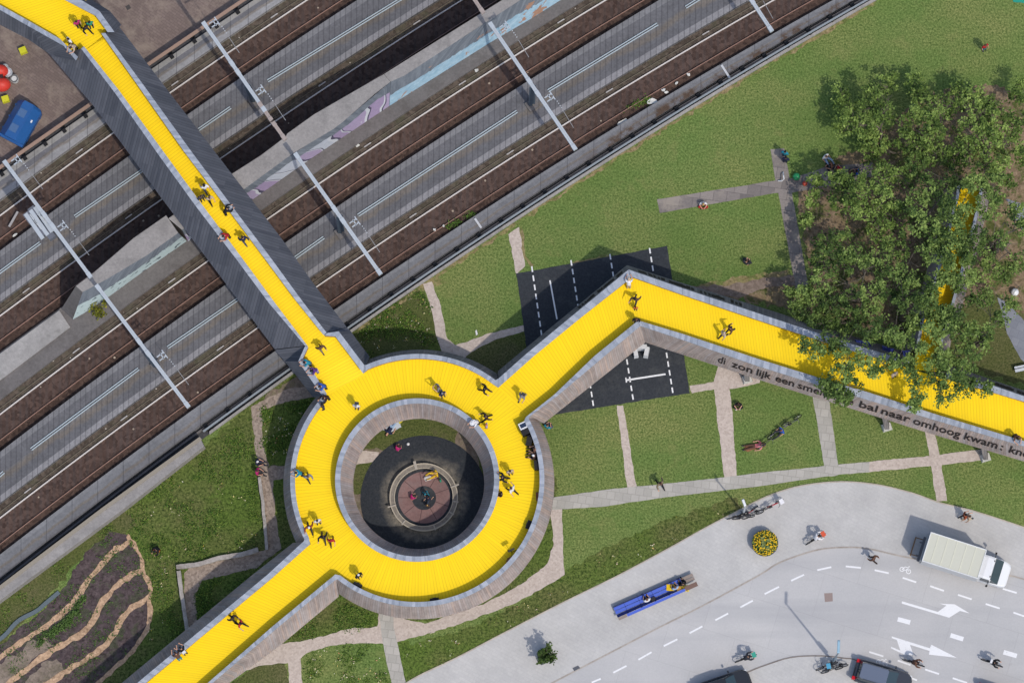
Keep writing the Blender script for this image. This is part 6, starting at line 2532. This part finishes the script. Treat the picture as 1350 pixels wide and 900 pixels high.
cloth([(1334, -6), (1352, -6), (1352, 4), (1336, 3)], 'turquoise blanket on the lawn at the upper right corner', (40, 150, 130))
cloth([(626, 436), (628, 434), (630, 440), (628, 442)], 'scrap of white paper on the small lawn beside the clinker path', (230, 230, 230), .03, 'paper_scrap')
# ------------------------------------------------------------------ trees
LOBES = """1107,125,12 1115,140,14 1118,160,16 1112,172,12 1150,125,12 1145,140,14 1170,110,13 1172,130,17 1165,150,16 1140,165,17 1145,185,16 1150,205,18 1160,190,14 1205,108,13 1215,125,16
1225,140,17 1210,148,14 1235,160,18 1228,177,17 1200,165,15 1195,185,17 1185,202,16 1215,197,17 1235,202,16 1265,122,13 1255,137,16 1285,130,15 1290,150,19 1305,140,16 1312,165,20 1335,160,18 1346,150,14
1280,175,20 1300,187,20 1330,190,20 1270,197,18 1260,212,17 1076,236,9 1100,242,15 1120,237,14 1070,262,9 1108,262,15 1130,257,17 1146,242,17 1165,236,19 1190,231,19 1170,260,18 1210,221,18 1225,246,18
1205,266,19 1240,260,15 1253,240,16 1250,277,14 1300,222,20 1320,216,16 1310,246,19 1303,271,18 1325,291,19 1341,276,13 1064,289,9 1074,306,12 1125,276,13 1150,281,18 1180,286,20 1215,296,20 1238,301,14
1090,319,15 1116,321,17 1095,336,15 1076,346,12 1110,346,18 1130,336,18 1160,311,17 1180,326,20 1200,341,20 1225,331,17 1160,346,18 1140,361,18 1115,371,20 1085,371,17 1076,396,15 1100,401,20 1125,396,20
1150,391,18 1170,376,18 1190,366,18 1213,372,13 1190,396,13 1210,402,13 1240,318,13 1262,316,13 1285,321,20 1310,321,20 1336,321,16 1275,341,10 1302,356,18 1322,361,14 1342,346,14 1278,366,9 1345,376,10 1280,395,8
1062,386,11 1041,386,7 1050,406,9 1060,421,13 1080,426,15 1105,426,17 1130,426,15 1152,416,14 1058,454,8 1075,461,11 1090,450,13 1105,456,13 1118,471,15 1110,491,13 1099,506,14 1120,511,13 1113,526,9
1140,471,11 1150,491,7 1166,481,11 1182,476,10 1195,481,11 1204,500,9 1210,521,9 1205,536,7 1215,458,8 1229,478,10 1243,476,14 1256,470,13 1251,491,15 1235,505,13 1265,495,13 1245,526,9 1270,511,11
1285,506,9 1299,512,7 1236,447,10 1250,431,13 1258,415,12 1266,440,15 1281,431,11 1291,451,13 1270,460,13 1301,441,9 1280,476,11 1340,130,9 1346,110,8 1330,240,8 1346,205,12 1345,300,13 1276,225,10 1262,292,8 1250,352,7 1228,385,7 1268,277,9 1258,314,13 1267,327,12 1250,369,11 1262,373,10 1232,413,12 1245,418,11 1226,432,9 1283,243,12 1250,338,9 1237,367,10 1180,440,12 1195,450,11 1170,440,11 1150,440,11 1205,425,11 1225,402,10 1300,395,12 1315,385,11 1330,400,10 1320,420,9 1096,514,12 1108,521,12 1088,508,9"""
TREES = [  # trunk px, height of crown top, label
    (1150, 178, 5.2, 'light green tree on the left at the upper edge of the grove'),
    (1220, 188, 5.8, 'light green tree in the middle of the upper edge of the grove'),
    (1300, 205, 6.4, 'broad tree in the upper right of the grove'),
    (1140, 285, 6.8, 'tree at the left edge of the grove beside the slab path'),
    (1215, 300, 9.0, 'dense tall tree in the middle of the grove'),
    (1312, 330, 8.6, 'dense tree at the right edge of the picture beside the side arm'),
    (1130, 395, 7.6, 'dark tree in the lower left of the grove beside the bridge'),
    (1190, 420, 8.8, 'tree whose leaf sprays hang over the yellow bridge left of the side arm'),
    (1285, 455, 8.6, 'tree whose leaf sprays hang over the bridge right of the side arm'),
]
lobes = [tuple(float(v) for v in s.split(',')) for s in LOBES.split()]
assign = {i: [] for i in range(len(TREES))}
for px, py, r in lobes:
    best = min(range(len(TREES)), key=lambda i: (TREES[i][0] + 9 - px) ** 2 + (TREES[i][1] - 26 - py) ** 2 * (1.0 if i < 7 else .72))
    assign[best].append((px, py, r))
rs = np.random.RandomState(11)
for ti, (tx, ty, th, lb) in enumerate(TREES):
    g = P(tx, ty, 0)
    t = empty('grove_tree', g, lb, 'tree', 'trees of the grove')
    tr = MB()
    top = Vector((rs.normal() * .25, rs.normal() * .25, th * .5))
    tr.tube([(0, 0, -.05), (0, 0, .35), Vector(top) * .45 + Vector((rs.normal() * .12, rs.normal() * .12, 0)), top], [.32, .23, .18, .12], 9)
    limb = MB()
    pts, pts2, tn, tn2 = [], [], [], []
    far = max(math.hypot(px - tx - 8, py - ty + 22) for px, py, r in assign[ti])
    nodes = [(Vector(top), .11), (Vector(top) * .8, .13)]
    order = sorted(assign[ti], key=lambda l: math.hypot(l[0] - tx - 8, l[1] - ty + 22))
    for px, py, r in order:
        rr = r * (1.05 if py > 436 else .98) / S
        over = py > 436 or (px > 1195 and 240 < py < 440 and abs(px - (1222 + (480 - py) * .245)) < 34)
        q = math.hypot(px - tx - 8, py - ty + 22) / far
        z = rs.uniform(6.6, 7.6) if over else th * (.80 - .5 * q ** 1.3) + rs.uniform(-.5, .5)
        c = P(px, py, z) - g
        s0, r0 = min(nodes, key=lambda n_: (n_[0] - c).length + (1.5 if n_[1] < .03 else 0))
        mid = s0.lerp(c, .5) + Vector((rs.normal() * .25, rs.normal() * .25, rs.uniform(-.1, .25)))
        r1 = max(.022, r0 * .66)
        limb.tube([s0, s0.lerp(mid, .5) + Vector((rs.normal() * .08, rs.normal() * .08, .06)), mid, c + Vector((0, 0, -.15)), c + (c - mid).normalized() * rr * .5], [r1, r1 * .9, r1 * .75, r1 * .55, .008], 5)
        nodes += [(mid, r1 * .8), (c + Vector((0, 0, -.15)), r1 * .6)]
        for k in range(3):
            a = rs.uniform(0, 6.283)
            e = c + Vector((math.cos(a) * rr * .95, math.sin(a) * rr * .95, rs.uniform(-.2, .3)))
            limb.tube([mid.lerp(c, .8), mid.lerp(e, .75) + Vector((0, 0, .1)), e], [.022, .014, .005], 4)
        lob_t = rs.normal() * .2
        if not over and rs.uniform() < .1:
            continue
        arm_ = over and py < 437
        nspray = int(7 + rr * (24 if arm_ else 11 if over else 13))
        for k in range(nspray):
            a, q2 = rs.uniform(0, 6.283), math.sqrt(rs.uniform(0, 1)) * rr
            sc = c + Vector((math.cos(a) * q2, math.sin(a) * q2, rs.normal() * .3 + .25 * (1 - (q2 / rr) ** 2)))
            n = rs.randint(14, 30)
            sp = rs.uniform(.09, .2)
            tone = min(1, max(0, rs.normal() * .27 + .5 + lob_t))
            tn += [tone] * n
            for j in range(n):
                pts.append((sc.x + rs.normal() * sp, sc.y + rs.normal() * sp, sc.z + rs.normal() * sp * .6))
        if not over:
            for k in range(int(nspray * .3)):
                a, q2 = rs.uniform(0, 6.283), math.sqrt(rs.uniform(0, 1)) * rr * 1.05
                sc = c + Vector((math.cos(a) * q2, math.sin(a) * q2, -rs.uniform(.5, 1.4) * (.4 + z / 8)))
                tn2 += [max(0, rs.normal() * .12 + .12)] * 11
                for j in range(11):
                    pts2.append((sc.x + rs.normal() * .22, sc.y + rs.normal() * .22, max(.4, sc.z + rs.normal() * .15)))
    tr.build('trunk', MAT['bark'], t, world=False, smooth=True)
    limb.build('limbs', MAT['bark'], t, world=False, smooth=True)
    leaf_cloud('crown', MAT['leaf' if ti in (0, 1, 2, 3) else 'leaf2'], pts + pts2, .1, t, .85, seed=20 + ti, tones=tn + tn2)

# small yellow-green bush on the mint graffiti wall foot
g = P(130, 408, .3)
t = empty('bush', g, 'small yellow green bush at the foot of the mint graffiti wall', 'bush')
pts = []
for k in range(14):
    c = (rs.normal() * .4, rs.normal() * .35, rs.uniform(.2, 1.1))
    pts += [(c[0] + rs.normal() * .13, c[1] + rs.normal() * .13, c[2] + rs.normal() * .1) for j in range(22)]
leaf_cloud('foliage', m_leaf('bush_leaves', A(70, 78, 20), A(120, 124, 30), A(176, 168, 60), .2), pts, .1, t, .4, seed=41)
m = MB()
for k in range(6):
    a = k * 1.05
    m.tube([(0, 0, 0), (math.cos(a) * .25, math.sin(a) * .25, .5), (math.cos(a) * .4, math.sin(a) * .4, .95)], [.03, .02, .008], 5)
m.build('stem', MAT['bark'], t, world=False)

# ------------------------------------------------------------------ weeds and crops
def inside(px, py, poly):
    c = False
    j = len(poly) - 1
    for i in range(len(poly)):
        xi, yi = poly[i]
        xj, yj = poly[j]
        if (yi > py) != (yj > py) and px < (xj - xi) * (py - yi) / (yj - yi) + xi:
            c = not c
        j = i
    return c


def scatter(name, polys, n, mat, size, h, clump=14, seed=1, up=.5, thr=-.12, avoid=()):
    rs = np.random.RandomState(seed)
    pts = []
    per = n // len(polys)
    for poly in polys:
        xs, ys = [p[0] for p in poly], [p[1] for p in poly]
        k = 0
        tries = 0
        while k < per and tries < per * 6:
            tries += 1
            px, py = rs.uniform(min(xs), max(xs)), rs.uniform(min(ys), max(ys))
            if not inside(px, py, poly) or any(inside(px, py, a) for a in avoid):
                continue
            g = P(px, py, .01)
            if noise.noise(Vector((g.x * .55, g.y * .55, seed))) < thr:
                continue
            k += 1
            sp = rs.uniform(.08, .2)
            for j in range(clump):
                pts.append((g.x + rs.normal() * sp, g.y + rs.normal() * sp, .02 + abs(rs.normal()) * h))
    o = leaf_cloud(name, mat, pts, size, None, up, seed=seed)
    return tag(o, kind='stuff')


west = [(172, 672), (268, 592), (330, 545), (336, 600), (341, 660), (346, 716), (300, 732), (234, 744), (236, 800), (243, 840), (200, 860), (186, 862), (200, 800), (190, 745), (170, 712)]
tri = [(345, 536), (385, 532), (412, 526), (385, 580), (374, 612), (357, 612), (347, 580)]
tri2 = [(267, 770), (300, 760), (340, 750), (330, 770), (296, 800), (262, 818), (259, 785)]
tri3 = [(470, 445), (500, 412), (552, 380), (564, 400), (574, 452), (530, 462), (492, 470), (478, 456)]
low1 = [(404, 864), (435, 854), (498, 848), (512, 900), (402, 900)]
low2 = [(376, 842), (410, 812), (446, 790), (494, 812), (494, 824), (410, 842)]
fringe = [(530, 848), (560, 842), (630, 824), (690, 792), (744, 760), (820, 722), (900, 690), (975, 668), (930, 692), (880, 720), (813, 756), (742, 791), (668, 829), (600, 864), (534, 896)]
edge_w = [(0, 800), (80, 738), (168, 674), (172, 690), (130, 712), (95, 746), (60, 786), (0, 838)]
scatter('weeds', [west, west, tri, tri2, tri3], 1500, MAT['weed'], .065, .07, 9, 51, thr=.0)
scatter('weeds', [low1, low2, fringe, edge_w], 700, MAT['weed'], .055, .06, 8, 52, thr=.0)
scatter('wild_flowers', [west, tri, tri3, fringe, low1], 130, MAT['weed_pale'], .06, .16, 4, 53, thr=-.5)
beds = [(145, 702), (176, 716), (186, 745), (198, 790), (192, 834), (150, 880), (90, 900), (20, 900), (0, 850), (60, 800), (100, 752), (126, 718)]
scatter('crop_plants', [beds], 300, MAT['crop'], .06, .06, 7, 54, thr=.05)
scatter('crop_plants', [[(46, 850), (60, 836), (90, 815), (104, 792), (114, 786), (104, 806), (90, 824), (60, 842), (50, 852)]], 90, MAT['crop'], .085, .14, 16, 55, thr=-1)
scatter('weeds', [[(588, 300), (600, 291), (622, 281), (630, 280), (612, 290), (596, 302)], [(826, 142), (850, 131), (866, 124), (852, 136)]], 60, MAT['weed'], .07, .12, 10, 56, thr=-1)
scatter('dry_leaves', [[(800, 190), (900, 132), (1020, 68), (1010, 62), (890, 124), (790, 182)]], 260, m_leaf('dead_growth', A(66, 54, 44), A(92, 76, 60), A(128, 110, 86), .05), .075, .05, 9, 57, thr=-.05)

# rubbish and pale stones on the ballast
m = MB()
for px, py, l, w_, a in ((821, 161, 1.0, .32, .55), (860, 134, .9, .5, .3), (875, 119, .35, .3, 0), (878, 122, .4, .22, 0), (892, 110, .3, .2, .6), (908, 99, .25, .35, 1), (628, 93, .35, .3, 0), (471, 192, .4, .3, .2), (20, 310, .45, .22, .6), (573, 303, .22, .3, .7), (585, 298, .2, .2, .3)):
    g = P(px, py, .1)
    o = MB()
    q = [Vector((math.cos(k * 2 * math.pi / 9) * l * .5 * R.uniform(.6, 1.1), math.sin(k * 2 * math.pi / 9) * w_ * .5 * R.uniform(.6, 1.1), R.uniform(.05, .16))) for k in range(9)]
    o.prism([Vector((p.x, p.y, -.05)) for p in q], q)
    ob = o.build('litter_scrap', plain(214, 214, 208, .8), None)
    ob.location = g
    ob.rotation_euler = (0, 0, a)
    tag(ob, 'pale scrap of litter lying on the track ballast', 'litter', 'litter scraps between the tracks')

# ------------------------------------------------------------------ light
world = bpy.data.worlds.new('World')
scene.world = world
world.use_nodes = True
wn = world.node_tree
wn.nodes.clear()
out = wn.nodes.new('ShaderNodeOutputWorld')
bg = wn.nodes.new('ShaderNodeBackground')
sky = wn.nodes.new('ShaderNodeTexSky')
sky.sky_type = 'NISHITA'
sky.sun_disc = False
EL = rad(56)
sdir = Vector((.62, -.78, 0)).normalized() * math.cos(EL) + Vector((0, 0, math.sin(EL)))
sky.sun_elevation = EL
sky.sun_rotation = math.atan2(sdir.x, sdir.y)
sky.air_density = 1.0
sky.dust_density = 2.0
bg.inputs[1].default_value = .15
wn.links.new(sky.outputs[0], bg.inputs[0])
wn.links.new(bg.outputs[0], out.inputs[0])
sd = bpy.data.lights.new('sun', 'SUN')
sd.energy = 2.15
sd.angle = rad(.9)
sd.color = (1.0, .925, .83)
so = bpy.data.objects.new('sun', sd)
COL.objects.link(so)
so.rotation_euler = (-sdir).to_track_quat('-Z', 'Y').to_euler()
so.location = (60, -80, 120)
scene.view_settings.view_transform = 'Standard'
scene.view_settings.look = 'None'
scene.view_settings.exposure = .32
scene.view_settings.gamma = 1.0
scene.view_settings.use_curve_mapping = False
scene.cycles.max_bounces = 5
scene.cycles.use_denoising = True
